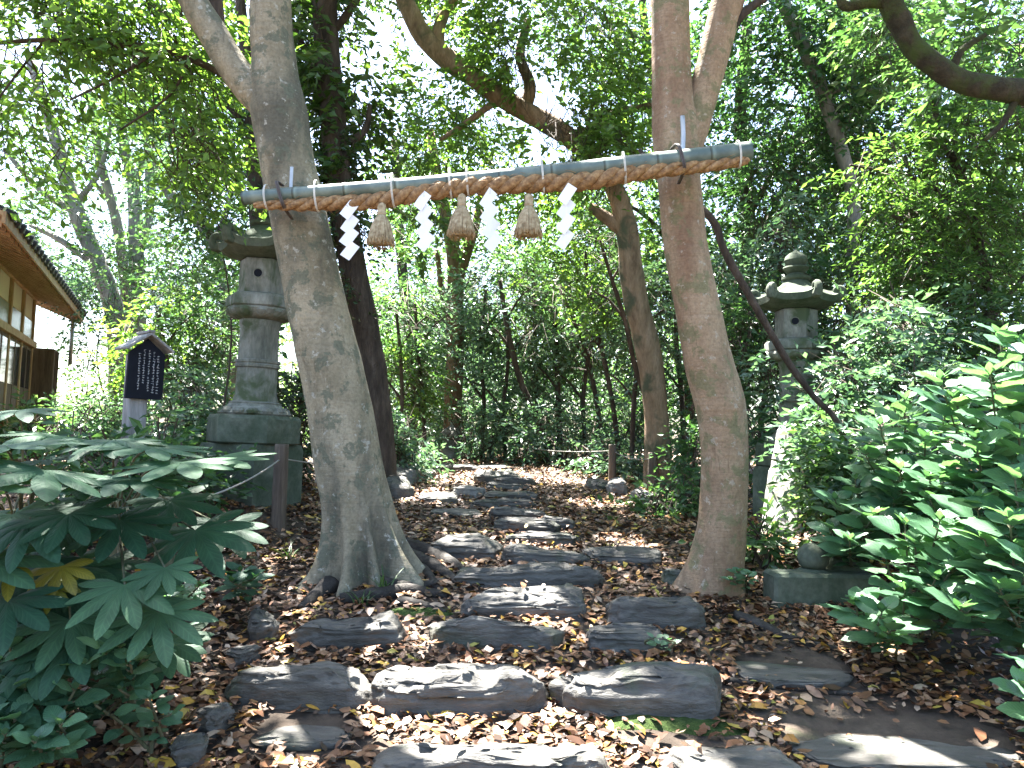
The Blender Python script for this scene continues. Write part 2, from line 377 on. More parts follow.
def bamboo():
    m, t, b, _ = newmat('bamboo')
    v = coords(t, (1, 1, 1), 'UV', False)
    c = ramp(t, [(.3, (.055, .082, .072)), (.5, (.105, .142, .122)), (.66, (.19, .23, .19)), (.8, (.30, .31, .23))], noise(t, coords(t, (6, 6, 6)), 1.2, 5))
    uv = t.nodes.new('ShaderNodeUVMap'); sp = t.nodes.new('ShaderNodeSeparateXYZ'); t.links.new(uv.outputs[0], sp.inputs[0])
    dv = t.nodes.new('ShaderNodeMath'); dv.operation = 'DIVIDE'; dv.inputs[1].default_value = .30; t.links.new(sp.outputs[1], dv.inputs[0])
    fr = t.nodes.new('ShaderNodeMath'); fr.operation = 'FRACT'; t.links.new(dv.outputs[0], fr.inputs[0])
    k = ramp(t, [(0, (.35, .33, .28)), (.03, (.5, .48, .4)), (.06, (1.5, 1.5, 1.5)), (.12, (1, 1, 1)), (1, (1, 1, 1))], fr.outputs[0])
    t.links.new(mix(t, c, k, 1.0, 'MULTIPLY'), b.inputs['Base Color']); b.inputs['Roughness'].default_value = .42; return m
M['bamboo'] = bamboo()
m, t, b, _ = newmat('window_glass'); b.inputs['Base Color'].default_value = (.03, .035, .04, 1); b.inputs['Roughness'].default_value = .08; M['glass'] = m
M['glass_pale'] = plain('frosted_glass', (.30, .33, .33), .25)
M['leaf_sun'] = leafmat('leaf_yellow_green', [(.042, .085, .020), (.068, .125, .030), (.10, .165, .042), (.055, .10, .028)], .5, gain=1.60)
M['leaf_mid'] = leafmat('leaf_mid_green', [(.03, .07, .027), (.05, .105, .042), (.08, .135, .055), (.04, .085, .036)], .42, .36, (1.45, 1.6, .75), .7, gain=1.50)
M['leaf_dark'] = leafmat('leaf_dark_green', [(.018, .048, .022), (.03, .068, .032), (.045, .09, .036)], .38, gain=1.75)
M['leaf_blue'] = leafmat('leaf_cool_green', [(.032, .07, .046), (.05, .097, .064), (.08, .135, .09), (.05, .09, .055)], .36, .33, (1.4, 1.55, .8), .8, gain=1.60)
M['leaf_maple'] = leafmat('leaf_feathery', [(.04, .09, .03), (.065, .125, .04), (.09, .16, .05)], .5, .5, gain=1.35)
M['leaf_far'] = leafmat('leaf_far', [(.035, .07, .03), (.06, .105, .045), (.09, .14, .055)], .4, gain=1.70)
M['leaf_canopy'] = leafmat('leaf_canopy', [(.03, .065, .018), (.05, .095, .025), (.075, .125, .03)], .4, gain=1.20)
M['leaf_hyd'] = leafmat('leaf_hydrangea', [(.045, .105, .055), (.06, .13, .072), (.085, .16, .085), (.055, .12, .068)], .32, .32, (1.45, 1.65, .75), .75, True, gain=1.45)
M['leaf_fat'] = leafmat('leaf_fatsia', [(.026, .072, .042), (.042, .10, .058), (.06, .13, .066)], .3, .5, (1.5, 1.7, .7), .22, True)
M['leaf_yel'] = leafmat('leaf_yellowing', [(.28, .22, .03), (.16, .19, .03), (.34, .25, .04)], .4, .4, (1.3, 1.2, .6), .5, True)
M['leaf_ivy'] = leafmat('leaf_ivy', [(.018, .045, .016), (.03, .06, .02), (.05, .085, .03)], .25)
M['grass'] = leafmat('grass_blade', [(.05, .11, .04), (.09, .16, .05)], .4)
def littermat():
    m, t, b, out = newmat('dead_leaf')
    g = t.nodes.new('ShaderNodeNewGeometry')
    c = ramp(t, [(0, (.034, .019, .011)), (.22, (.085, .038, .019)), (.42, (.155, .066, .028)), (.60, (.21, .10, .045)), (.74, (.27, .155, .09)), (.84, (.38, .28, .20)), (.90, (.36, .16, .035)), (.95, (.50, .31, .045)), (1, (.24, .24, .06))], g.outputs['Random Per Island'])
    c = mix(t, c, ramp(t, [(.3, (.65, .65, .65)), (.7, (1.1, 1.1, 1.1))], noise(t, coords(t, rand=False), 30, 3)), 1.0, 'MULTIPLY')
    t.links.new(c, b.inputs['Base Color']); b.inputs['Roughness'].default_value = .5; b.inputs['Specular IOR Level'].default_value = .45
    return m
M['bark_grey'] = bark('bark_grey_smooth', [(.3, (.16, .14, .092)), (.48, (.265, .228, .155)), (.68, (.36, .315, .22))], (.55, .52, .48), (.11, .12, .085), (.38, .37, .31), (.085, .082, .062))
M['bark_tan'] = bark('bark_tan_smooth', [(.3, (.19, .13, .08)), (.5, (.31, .218, .14)), (.7, (.39, .30, .20))], (.6, .55, .5), (.17, .16, .085), (.38, .33, .26), (.20, .12, .075), .5)
M['litter'] = littermat()

# ------------------------------------------------------------------ sun gaps in the canopy (patch on the ground/plant, radius)
HOLES = []
def hole(px, py, r, d=None, up=0.05):
    p = gpt(px, py, up)[0] if d is None else pix(px, py, d)
    HOLES.append((p, r))
for h in [(430, 756, .42), (500, 752, .50), (575, 752, .42), (600, 722, .10), (440, 682, .13), (395, 690, .13), (520, 690, .06), (345, 735, .10), (535, 680, .07), (640, 722, .06), (890, 733, .10), (760, 700, .05), (410, 492, .45), (450, 476, .35),
          (600, 500, .22), (650, 510, .2), (690, 500, .14), (620, 535, .1), (560, 470, .3), (585, 478, .35), (640, 545, .08), (760, 540, .15), (300, 690, .06), (700, 665, .05), (500, 470, .4), (820, 640, .05), (545, 610, .05), (180, 700, .05)]:
    hole(*h)
for h in [(783, 462, .34, 6.1), (790, 380, .25, 6.7), (525, 415, .26, 11.6), (470, 428, .2, 12.0), (600, 405, .2, 11.4), (655, 390, .3, 8.9), (652, 440, .2, 8.9), (1000, 320, .45, 3.5), (960, 380, .28, 3.7), (1010, 440, .2, 3.3), (930, 500, .10, 3.3), (900, 430, .2, 4.2), (850, 500, .08, 4.2), (870, 420, .25, 5.5), (800, 275, .2, 6.6), (905, 350, .25, 6), (985, 520, .08, 3.1), (700, 210, .0, 4.6)]:
    hole(*h)
for k in range(16):
    hole(850 + (k * 67) % 175, 385 + (k * 41) % 190, .05 + .02 * (k % 3), 3.5 + .1 * (k % 5))
HP = np.array([h[0] for h in HOLES]); HR = np.array([h[1] for h in HOLES])
def sunlit_gap(P):
    bad = np.zeros(len(P), bool)
    for p, r in zip(HP, HR):
        if r <= 0: continue
        v = P - p; s = v @ SUN
        q = v - s[:, None] * SUN; dd = np.linalg.norm(q, axis=1)
        near = (s > .45) & (dd < r * 1.9 + .12)
        if near.any():
            k = np.where(near)[0]; wob = .75 + .75 * vnoise(q[k] * 5.0 + p, 5)
            bad[k] |= dd[k] < r * wob + .07
    return bad

# ------------------------------------------------------------------ foliage
def foliage(name, blobs, mats, L=.10, W=.05, k=9, sl=.42, seed=1, thr=.42, fr=.95, flat=.75, droop=.25, twig=True, shell=.55, curl=0.0):
    rng = np.random.default_rng(seed)
    O = []; D = []
    for c, r, n in blobs:
        c = np.asarray(c, float); r = np.asarray(r, float)
        u = rng.normal(size=(int(n * 1.9), 3)); u /= np.linalg.norm(u, axis=1)[:, None]
        rad = rng.random(len(u)) ** (1 / 3) * (1 - shell) + shell * (rng.random(len(u)) ** .25)
        q = u * rad[:, None] * (1 + .35 * (fbm(u * 2.2 + c, seed) - .5)[:, None] * 2)
        p = c + q * r
        nz_ = vnoise(p * fr, seed * 1.7) + .25 * (vnoise(p * fr * 3, seed) - .5); keep = nz_ > min(thr, np.quantile(nz_, .5))
        p = p[keep][:n]; q = q[keep][:n]
        d = q * [1, 1, .35] + rng.normal(size=p.shape) * .45 + [0, 0, -droop]
        d /= np.linalg.norm(d, axis=1)[:, None]
        O.append(p); D.append(d)
    O = np.vstack(O); D = np.vstack(D); n = len(O)
    ln = sl * (.6 + .8 * rng.random(n))
    t = (np.arange(k) + .6) / k
    side = np.cross(D, [0, 0, 1.0]); side /= np.linalg.norm(side, axis=1)[:, None] + 1e-9
    sg = np.where(np.arange(k) % 2 == 0, 1, -1)
    base = O[:, None] + D[:, None] * (t[None, :, None] * ln[:, None, None]) + np.array([0, 0, -1]) * (t ** 2)[None, :, None] * (ln * .25)[:, None, None]
    ld = D[:, None] * .65 + side[:, None] * sg[None, :, None] * .8 + rng.normal(size=(n, k, 3)) * .3 + [0, 0, -.12]
    ld /= np.linalg.norm(ld, axis=2)[..., None]
    nn = np.array([0, 0, 1.0]) + rng.normal(size=(n, k, 3)) * flat
    b = np.cross(ld, nn); b /= np.linalg.norm(b, axis=2)[..., None] + 1e-9
    nn = np.cross(b, ld)
    s = (.65 + .6 * rng.random((n, k)))[..., None]
    base = base.reshape(-1, 3); ld = ld.reshape(-1, 3); b = b.reshape(-1, 3); nn = nn.reshape(-1, 3); s = s.reshape(-1, 1)
    ok = ~sunlit_gap(base + ld * L * .5)
    base, ld, b, nn, s = base[ok], ld[ok], b[ok], nn[ok], s[ok]
    N = len(base)
    V = np.stack([base, base + ld * L * s * .45 + b * W * s * .5 + nn * W * .14, base + ld * L * s - nn * L * .1, base + ld * L * s * .45 - b * W * s * .5 + nn * W * .14], 1).reshape(-1, 3)
    i = np.arange(N)[:, None] * 4
    F3 = np.vstack([i + [0, 1, 2], i + [0, 2, 3]])
    fs = [F3]; fm = [0]
    if twig:
        wv = np.array([1, 0, .3]) * .006
        T = np.stack([O - D * .25 - wv, O - D * .25 + wv, O + D * ln[:, None] * .95 + [0, 0, -1] * (ln * .22)[:, None]], 1).reshape(-1, 3)
        fs.append(np.arange(len(T)).reshape(-1, 3) + len(V)); fm.append(1); V = np.vstack([V, T])
    return make_mesh(name, V, fs, [mats, M['twig']], fm, False)

def bl(px, py, d, rx, ry, rd, n):
    return (pix(px, py, d), (rx * d / F, rd, ry * d / F), n)
def path(pts, d):
    """[(px,py,width px[,depth])] -> points, radii"""
    P = []; Q = []
    for q in pts:
        dd = q[3] if len(q) > 3 else d
        P.append(pix(q[0], q[1], dd)); Q.append(q[2] * dd / F / 2)
    return np.array(P), np.array(Q)
exec_order = []

# ------------------------------------------------------------------ ground sheet
def axis(lo, hi, a, b, step, grow=1.18):
    xs = list(np.arange(a, b + 1e-6, step)); s = step
    while xs[-1] < hi: s *= grow; xs.append(xs[-1] + s)
    s = step
    while xs[0] > lo: s *= grow; xs.insert(0, xs[0] - s)
    return np.array(xs)
gx = axis(-500, 500, -5, 5, .06); gy = axis(-60, 560, 1.2, 11, .06)
X, Y = np.meshgrid(gx, gy); Z = ground(X, Y)
V = np.stack([X, Y, Z], -1).reshape(-1, 3); nx = len(gx)
i = (np.arange(len(gy) - 1)[:, None] * nx + np.arange(nx - 1)[None]).ravel()
part('ground', make_mesh('ground', V, [np.stack([i, i + 1, i + nx + 1, i + nx], -1)], [M['soil']]), None)['kind'] = 'structure'

# ------------------------------------------------------------------ stepping stones
STONES = []     # (cx, cy, hx, hy, yaw, top)
def stone_mesh(hx, hy, h, seed, ex=.46, rough=.15):
    nu, nv = 84, 34
    u = np.linspace(-np.pi, np.pi, nu, endpoint=False); v = np.linspace(-np.pi / 2, np.pi / 2, nv)
    U, Vv = np.meshgrid(u, v)
    f = lambda a, e: np.sign(a) * np.abs(a) ** e
    x = f(np.cos(Vv), .45) * f(np.cos(U), ex); y = f(np.cos(Vv), .45) * f(np.sin(U), ex); z = f(np.sin(Vv), .5)
    P = np.stack([x, y, z], -1).reshape(-1, 3)
    o = 1 + rough * 3.2 * (fbm(P * [1.5, 1.5, .35] + seed * 3.7, seed) - .5)
    P = P * np.stack([o, o, np.ones_like(o)], -1)
    Q = P * [hx, hy, h]
    top = np.clip(P[:, 2], 0, 1)
    ht = fbm(Q * [4, 8, 2] + seed, seed + 4, 4); st = np.floor(ht * 7) / 7 * .45 + ht * .55     # split layers
    Q[:, 2] += top * h * (1.2 * (st - .5) + .16 * P[:, 0] * math.sin(seed * 5) + .12 * P[:, 1] * math.cos(seed * 3))
    lay = fbm(np.stack([Q[:, 0] * 1.5, Q[:, 1] * 1.5, Q[:, 2] * (9 if h == 1.0 else 40)], -1) + seed, seed + 6, 3) - .5
    Q += np.stack([P[:, 0] * .03 * lay, np.sign(P[:, 1]) * .03 * lay * np.minimum(1, np.abs(P[:, 1]) * 1.5), 0 * lay], -1)
    Q += (fbm(Q * [8, 18, 26] + seed, seed + 2, 3)[:, None] - .5) * np.array([.03, .045, .008])
    i = np.arange(nv - 1)[:, None] * nu; j = np.arange(nu)[None]; j2 = (j + 1) % nu
    F4 = np.stack([i + j, i + j2, i + nu + j2, i + nu + j], -1).reshape(-1, 4)
    return Q, F4
def stepping_stone(x0, x1, yt, yb, label, mat='stone', h=.105, name='stepping_stone', cat='stepping stone', grp='stepping stones of the path', yaw=0.0, seed=None):
    cx = (x0 + x1) / 2; fpt, fd = gpt(cx, yb); bpt, bd = gpt(cx, yt, h)
    hx = (x1 - x0) / 2 * ((fd + bd) / 2) / F * .99
    hy = max(.07, (bpt[1] - fpt[1]) / 2 * 1.02)
    cxw, cyw = (fpt[0] + bpt[0]) / 2, (fpt[1] + bpt[1]) / 2
    sd = (seed if seed is not None else len(STONES)) + 1.37
    Q, F4 = stone_mesh(hx, hy, 1.0, sd)
    Q[:, 2] = np.where(Q[:, 2] > 0, Q[:, 2] * h, Q[:, 2] * .10)
    c, s = math.cos(yaw), math.sin(yaw)
    Q = Q @ np.array([[c, s, 0], [-s, c, 0], [0, 0, 1]])
    g = float(ground(cxw, cyw)); gf = float(ground(fpt[0], fpt[1]))
    base = np.array([cxw, cyw, min(g, gf + .04) + .004])
    mb = MB(); mb.add(Q + base, None, F4)
    o = part(name, mb, M[mat], None, True, base)
    tag(o, label, cat, grp)
    STONES.append((cxw, cyw, hx, hy, yaw, base[2] + h))
    return o
ST = [
 (380, 606, 734, 800, 'wide sunlit stepping stone that starts the path, cut by the lower edge', .09),
 (668, 800, 740, 800, 'flat grey stone lying low beside the sunlit first step', .05),
 (228, 368, 655, 712, 'broad grey step stone at the outer end of the second row', .11),
 (375, 546, 658, 720, 'long rugged step stone with a sunlit patch on its top', .13),
 (553, 717, 658, 718, 'long smooth dark step stone above the mossy ground patch', .13),
 (297, 402, 608, 652, 'ridged dark stone just below the big leaning trunk\'s roots', .10),
 (428, 557, 615, 651, 'flat oblong dark step stone in the middle of third row', .10),
 (588, 668, 624, 656, 'small low mossy stone with a fern sprig at its end', .08),
 (605, 702, 590, 629, 'rough knobbly stone near the foot of the curved tan tree', .11),
 (465, 587, 587, 619, 'long rounded step stone just below the widest pale-topped plank stone', .10),
 (455, 598, 562, 592, 'widest plank-like step stone level with the twisted roots', .09),
 (433, 500, 534, 561, 'thick round-edged stone beside the dark roots of leaning tree', .09),
 (502, 586, 543, 569, 'smooth oval step stone touching the thick round-edged stone', .09),
 (585, 662, 546, 567, 'thin isolated dark stone on the litter toward the tan tree', .06),
 (507, 576, 529, 546, 'narrow log-shaped step stone midway up the path', .07),
 (494, 560, 517, 534, 'dark step stone with a shorter block behind its end', .08),
 (540, 574, 517, 531, 'short dark block stone at the end of a step midway', .07),
 (490, 546, 506, 520, 'sixth step stone from the path\'s upper end, grey and flat', .07),
 (472, 536, 498, 509, 'dark edged step stone jutting toward the fallen brown rock', .07),
 (484, 536, 490, 500, 'pale topped step stone below two stacked upper steps', .06),
 (487, 530, 483, 491, 'thin pale slab step in the upper flight', .06),
 (496, 536, 476, 487, 'upper step stone shifted toward the log posts', .06),
 (476, 519, 468, 484, 'chunky rounded boulder step at the bend of the path', .10),
 (474, 512, 463, 470, 'last pale step stone where the path meets the thicket', .05),
 (419, 458, 491, 504, 'low flat stone lying apart in the sunny clearing', .05),
 (436, 478, 463, 472, 'flat grey stone at the far edge of the clearing', .05),
]
for k, (a, b, c, d, l, h) in enumerate(ST):
    stepping_stone(a, b, c, d, l, 'stone', h * (1.15 if d < 560 else 1.1), yaw=random.uniform(-.08, .08))
RK = [
 (456, 484, 485, 498, 'brown broken rock lying beside the upper steps', 'stone_dry', .10),
 (250, 276, 606, 646, 'upright oval border stone near the leaning tree\'s lower side', 'stone', .10),
 (231, 257, 640, 669, 'small rounded border stone just below the upright oval one', 'stone', .07),
 (198, 228, 704, 735, 'square mossy border stone by the dark fatsia leaves', 'stone', .07),
 (174, 206, 727, 768, 'long tilted border stone lowest on the fatsia side', 'stone', .09),
 (380, 412, 474, 500, 'dark boulder wedged behind the leaning trunk', 'stone', .16),
 (396, 424, 462, 486, 'brown pointed rock at the clearing\'s corner', 'stone_dry', .16),
 (590, 610, 478, 492, 'small grey rock between clearing and the log posts', 'stone', .10),
 (607, 626, 480, 496, 'pale pointed rock at the foot of the taller log post', 'stone_dry', .14),
 (634, 652, 488, 508, 'pale rock below the low undergrowth near dark short post', 'stone_dry', .12),
 (664, 700, 566, 588, 'rounded grey rock against the tan tree\'s foot', 'stone', .09),
 (430, 482, 508, 518, 'dark flat rock half buried in litter above the roots', 'stone', .04),
]
for k, (a, b, c, d, l, mt, h) in enumerate(RK):
    stepping_stone(a, b, c, d, l, mt, h, 'rock', 'rock', 'loose rocks beside the path', random.uniform(-.4, .4), 40 + k)
for (a, b, c, d, l) in [(262, 348, 716, 752, 'flat buried slab below the broad outer step stone'), (790, 1010, 716, 775, 'wide sunken slab with a round sun spot on it'), (735, 850, 655, 692, 'worn flat slab between the fallen root and the long twig')]:
    stepping_stone(a, b, c, d, l, 'stone', .008, 'stone_slab', 'slab', 'sunken slabs', .05, len(l))

# ------------------------------------------------------------------ leaf litter
def litter():
    rng = np.random.default_rng(3)
    n = 150000
    y = 1.9 + 12.5 * rng.random(n) ** 1.65; x = (rng.random(n) - .5) * (7.5 + y * .55)
    z = ground(x, y)
    dens = fbm(np.stack([x * .9, y * .9, 0 * x], -1), 21)
    keep = rng.random(n) < np.clip((dens - .2) * 4.0, .35, 1)
    lift = np.zeros(n)
    for (cx, cy, hx, hy, yaw, top) in STONES:
        dx, dy = (x - cx), (y - cy)
        e = np.abs(dx / (hx * 1.02)) ** 3 + np.abs(dy / (hy * 1.04)) ** 3
        on = e < 1
        keep &= ~(on & ((rng.random(n) > .05) | (e > .5)))
        if top - float(ground(cx, cy)) < .04: continue
        z = np.where(on, top + .02, z)
    # bare trodden patches
    for (px, py, r, q) in [(790, 670, .26, .5), (880, 740, .38, .4), (668, 722, .26, .25), (420, 612, .15, .3), (300, 735, .2, .4)]:
        p = gpt(px, py)[0]
        keep &= ~((np.hypot(x - p[0], y - p[1]) < r) & (rng.random(n) > q))
    x, y, z = x[keep], y[keep], z[keep]; n = len(x)
    a = rng.random(n) * 6.283; tilt = rng.normal(size=(n, 2)) * .32
    d = np.stack([np.cos(a), np.sin(a), tilt[:, 0]], -1); d /= np.linalg.norm(d, axis=1)[:, None]
    nn = np.stack([tilt[:, 1], rng.normal(size=n) * .3, np.ones(n)], -1)
    b = np.cross(nn, d); b /= np.linalg.norm(b, axis=1)[:, None]; nn = np.cross(d, b)
    L = .030 + .062 * rng.random(n) ** 2.0; W = L * (.34 + .3 * rng.random(n)); cu = rng.normal(size=n) * .5; fo = .1 + .35 * rng.random(n)
    o = np.stack([x, y, z + .010 + .02 * rng.random(n)], -1)
    vs_ = []
    for s, w in ((0, 0), (.3, .48), (.3, -.48), (.68, .42), (.68, -.42), (1, 0)):
        vs_.append(o + d * (L * (s - .5))[:, None] + b * (W * w)[:, None] + nn * (L * cu * ((s - .5) ** 2 - .1) + abs(w) * W * fo)[:, None])
    V = np.stack(vs_, 1).reshape(-1, 3); i = np.arange(n)[:, None] * 6
    F3 = np.vstack([i + [0, 1, 2], i + [3, 5, 4]]); F4 = i + [1, 3, 4, 2]
    o_ = part('leaf_litter', make_mesh('leaf_litter', V, [F3, F4], [M['litter']], None, False), None)
    tag(o_, 'brown and orange fallen leaves strewn over the path', 'fallen leaves', None, 'stuff')
litter()

# moss on the bare soil below the long smooth step stone
def moss(px, py, rx, ry, seed, label):
    c = gpt(px, py)[0]; th = np.linspace(0, 2 * np.pi, 72, endpoint=False); rs = np.linspace(0, 1, 16)[1:]
    e = .7 + .6 * fbm(np.stack([np.cos(th) * 1.6, np.sin(th) * 1.6, 0 * th + seed], -1), seed)
    x = c[0] + rs[:, None] * (rx * e * np.cos(th))[None]; y = c[1] + rs[:, None] * (ry * e * np.sin(th))[None]
    q = np.stack([x, y, 0 * x], -1)
    z = ground(x, y) + .012 * (1 - rs[:, None] ** 4) + (fbm(q * 40, seed) - .5) * .022 - .004 * (rs[:, None] ** 4)
    V = np.vstack([np.stack([x, y, z], -1).reshape(-1, 3), [c[0], c[1], float(ground(c[0], c[1])) + .012]])
    j = np.arange(72); j2 = (j + 1) % 72; n = len(rs)
    F4 = np.vstack([np.stack([k * 72 + j, (k + 1) * 72 + j, (k + 1) * 72 + j2, k * 72 + j2], -1) for k in range(n - 1)])
    o = part('moss', make_mesh('moss', V, [np.stack([j, j2, j * 0 + n * 72], -1), F4], [M['moss']]), None)
    tag(o, label, 'moss', None, 'stuff')
M['moss'] = surf('moss_green', [(.3, (.025, .045, .010)), (.5, (.05, .085, .018)), (.7, (.085, .125, .03))], ns=14, rough=1.0, bs=1.0, bd=.02, rand=False)
moss(668, 722, .40, .10, 3, 'green moss patch below the long smooth step stone')
moss(420, 612, .20, .07, 5, 'dark moss patch among the leaning tree roots')

mb = MB(); rn = random.Random(91)
for k in range(150):
    y = rn.uniform(2.6, 9); x = rn.uniform(-2.6, 2.6) * (.5 + y / 8); a = rn.random() * 6.28; L_ = rn.uniform(.06, .26); P = []
    for t_ in (-.5, -.1, .2, .5):
        px_, py_ = x + math.cos(a) * L_ * t_ + rn.uniform(-.012, .012), y + math.sin(a) * L_ * t_ + rn.uniform(-.012, .012)
        P.append([px_, py_, float(ground(px_, py_)) + .022])
    if any(abs((x - c[0]) / c[2]) < 1.1 and abs((y - c[1]) / c[3]) < 1.3 for c in STONES): continue
    r_ = rn.uniform(.002, .0045); mb.tube(P, [r_, r_, r_ * .8, r_ * .4], 5, sub=2)
tag(part('twig_litter', mb, M['twig'], None), 'small broken twigs scattered among the fallen leaves', 'twigs', None, 'stuff')

# ------------------------------------------------------------------ the two trees that carry the bamboo
DL, DR = 4.85, 4.70
def flare(lob, base, hh, amt, knots=()):
    def f(P, dirs, rad):
        q = P[:, None] + dirs * rad[..., None]
        for c, r, am in knots: rad = rad + am * np.exp(-(np.linalg.norm((q - c) * [1, .6, 1], axis=-1) / r) ** 2)
        h = np.clip((P[:, 2] - base) / hh, 0, 5)
        th = np.arctan2(dirs[..., 1], dirs[..., 0])
        g = np.zeros_like(rad)
        for a, wd, am in lob:
            dth = (th - a + np.pi) % (2 * np.pi) - np.pi
            g = g + am * np.exp(-(dth / wd) ** 2)
        return rad * (1 + amt * g * np.exp(-h * 1.9)[:, None] + .04 * g * np.exp(-h * .45)[:, None])
    return f
bL = gpt(364, 574)[0]
TL = thing('tree', 'thick grey leaning tree whose trunk carries one end of the bamboo pole', 'tree', bL, 'trees that carry the bamboo pole')
P, Q = path([(366, 592, 70), (364, 560, 66), (357, 510, 66), (346, 450, 65), (338, 400, 62), (327, 350, 61), (315, 300, 59), (305, 250, 56), (297, 210, 54), (287, 160, 53), (279, 112, 54), (274, 66, 44), (271, 0, 39), (278, -120, 36), (310, -260, 30), (355, -420, 22)], DL)
mb = MB(); mb.tube(P, Q, 110, sub=9, bump=.06, freq=3.5, seed=2, lobes=flare([(-2.42, .21, 1.0), (-1.72, .17, .8), (-1.16, .12, .6), (-.62, .19, .95), (.05, .20, .6), (.9, .25, .6), (1.8, .3, .5), (2.9, .22, .7)], bL[2], .36, 1.35, [(pix(306, 128, DL - .2), .05, .022), (pix(314, 140, DL - .2), .035, -.02), (pix(268, 145, DL - .2), .06, .02), (pix(300, 96, DL - .2), .05, -.015), (pix(340, 330, DL - .22), .05, .012), (pix(318, 360, DL - .22), .07, .014), (pix(352, 470, DL - .25), .06, .014), (pix(372, 528, DL - .28), .035, -.06), (pix(371, 515, DL - .28), .028, -.05), (pix(330, 430, DL - .22), .04, -.012)]))
part('trunk', mb, M['bark_grey'], TL)
P, Q = path([(288, 150, 34), (268, 108, 36), (250, 88, 33), (231, 64, 31), (213, 33, 30), (193, 0, 28), (172, -60, 22), (160, -110, 9)], DL)
mb = MB(); mb.tube(P, Q, 26, sub=6, bump=.07, freq=4, seed=3); part('limb', mb, M['bark_grey'], TL)
P, Q = path([(213, 45, 18), (214, 20, 20), (211, -30, 17), (205, -120, 12)], DL + .12)
mb = MB(); mb.tube(P, Q, 16, sub=5, bump=.07, freq=4, seed=4); part('limb', mb, M['bark_dark'], TL)
P, Q = path([(226, 75, 9), (200, 62, 8), (160, 48, 7), (100, 44, 6), (45, 40, 5), (-40, 46, 4)], 5.2)
mb = MB(); mb.tube(P, Q, 10, sub=5, bump=.1, freq=6, seed=5)
for q in ([(160, 48, 4), (120, 75, 3), (70, 100, 2)], [(100, 44, 4), (60, 20, 3), (10, 5, 2)], [(190, 58, 4), (170, 95, 3), (120, 130, 2)], [(45, 40, 3), (20, 70, 2.5), (-10, 110, 2)]):
    P, Q = path(q, 5.2); mb.tube(P, Q, 6, sub=4)
part('branch', mb, M['bark_dark'], TL)
def groundtube(pts, mat, parent, name, seed, up=.3):
    P = []; Q = []
    for (px, py, wd) in pts:
        p, d = gpt(px, py); r = wd * d / F / 2; p = np.array([p[0], p[1], float(ground(p[0], p[1])) + r * up]); P.append(p); Q.append(r)
    mb = MB(); mb.tube(P, Q, 12, sub=6, bump=.22, freq=9, seed=seed)
    return part(name, mb, mat, parent, loc=P[0] if parent is None else None)
for k, q in enumerate([[(392, 560, 26), (420, 566, 20), (445, 578, 14), (470, 590, 8)], [(340, 604, 16), (375, 600, 18), (410, 594, 15), (448, 598, 8)],
                       [(405, 552, 22), (430, 556, 17), (455, 568, 12), (466, 578, 7)], [(372, 585, 18), (400, 590, 14), (430, 587, 11), (452, 580, 6)],
                       [(330, 590, 22), (316, 600, 16), (300, 612, 9)], [(400, 604, 12), (425, 608, 9), (446, 614, 5)], [(418, 562, 12), (438, 590, 9), (455, 600, 6)]]):
    groundtube(q, M['root'], TL, 'root', k)
crownL = [((-1.6, 6.2, 7.0), (1.7, 1.6, .9), 300), bl(60, 55, 5.6, 110, 62, .8, 200), bl(165, 90, 5.6, 75, 62, .7, 140), bl(40, 140, 6.0, 70, 40, .7, 60), bl(180, 150, 5.9, 56, 34, .6, 90), bl(110, 15, 5.4, 130, 40, .9, 170)]
part('crown', foliage('crown', crownL, M['leaf_sun'], .085, .042, 10, .38, 4, thr=.36), None, TL)

bR = gpt(713, 592)[0]
TR = thing('tree', 'curved tan tree, smooth and forked, that carries the thick pole end', 'tree', bR, 'trees that carry the bamboo pole')
P, Q = path([(713, 606, 56), (716, 575, 52), (722, 530, 47), (724, 490, 46), (724, 440, 47), (720, 404, 49), (708, 360, 47), (696, 300, 44), (685, 240, 43), (678, 173, 43), (675, 130, 46), (672, 90, 40), (671, 45, 38), (670, 0, 38), (668, -120, 34), (660, -280, 27), (640, -430, 18)], DR)
mb = MB(); mb.tube(P, Q, 44, sub=7, bump=.055, freq=3.5, seed=7, lobes=flare([(3.0, .4, .9), (-2.2, .35, .25), (-.6, .4, .3), (1.2, .5, .4)], bR[2], .25, .65, [(pix(690, 210, DR - .15), .03, -.008), (pix(735, 405, DR - .15), .07, .018), (pix(700, 330, DR - .15), .05, .010), (pix(718, 470, DR - .17), .06, .012), (pix(735, 520, DR - .15), .05, .014), (pix(690, 265, DR - .15), .03, .010)]))
part('trunk', mb, M['bark_tan'], TR)
P, Q = path([(684, 165, 26), (694, 128, 30), (703, 96, 30), (714, 55, 31), (728, 0, 32), (750, -90, 28), (790, -230, 20)], DR + .03)
mb = MB(); mb.tube(P, Q, 24, sub=6, bump=.06, freq=4, seed=8); part('limb', mb, M['bark_tan'], TR)
P, Q = path([(722, 40, 10), (745, 12, 9), (775, -10, 8), (830, -60, 6)], DR)
mb = MB(); mb.tube(P, Q, 10, sub=5, bump=.06, seed=9); part('branch', mb, M['bark_dark'], TR)
part('crown', foliage('crown', [((1.6, 5.4, 7.2), (2.6, 2.4, 1.3), 420), ((3.0, 4.4, 6.0), (1.6, 1.6, .9), 120)], M['leaf_canopy'], .15, .08, 10, .5, 6, thr=.34), None, TR)

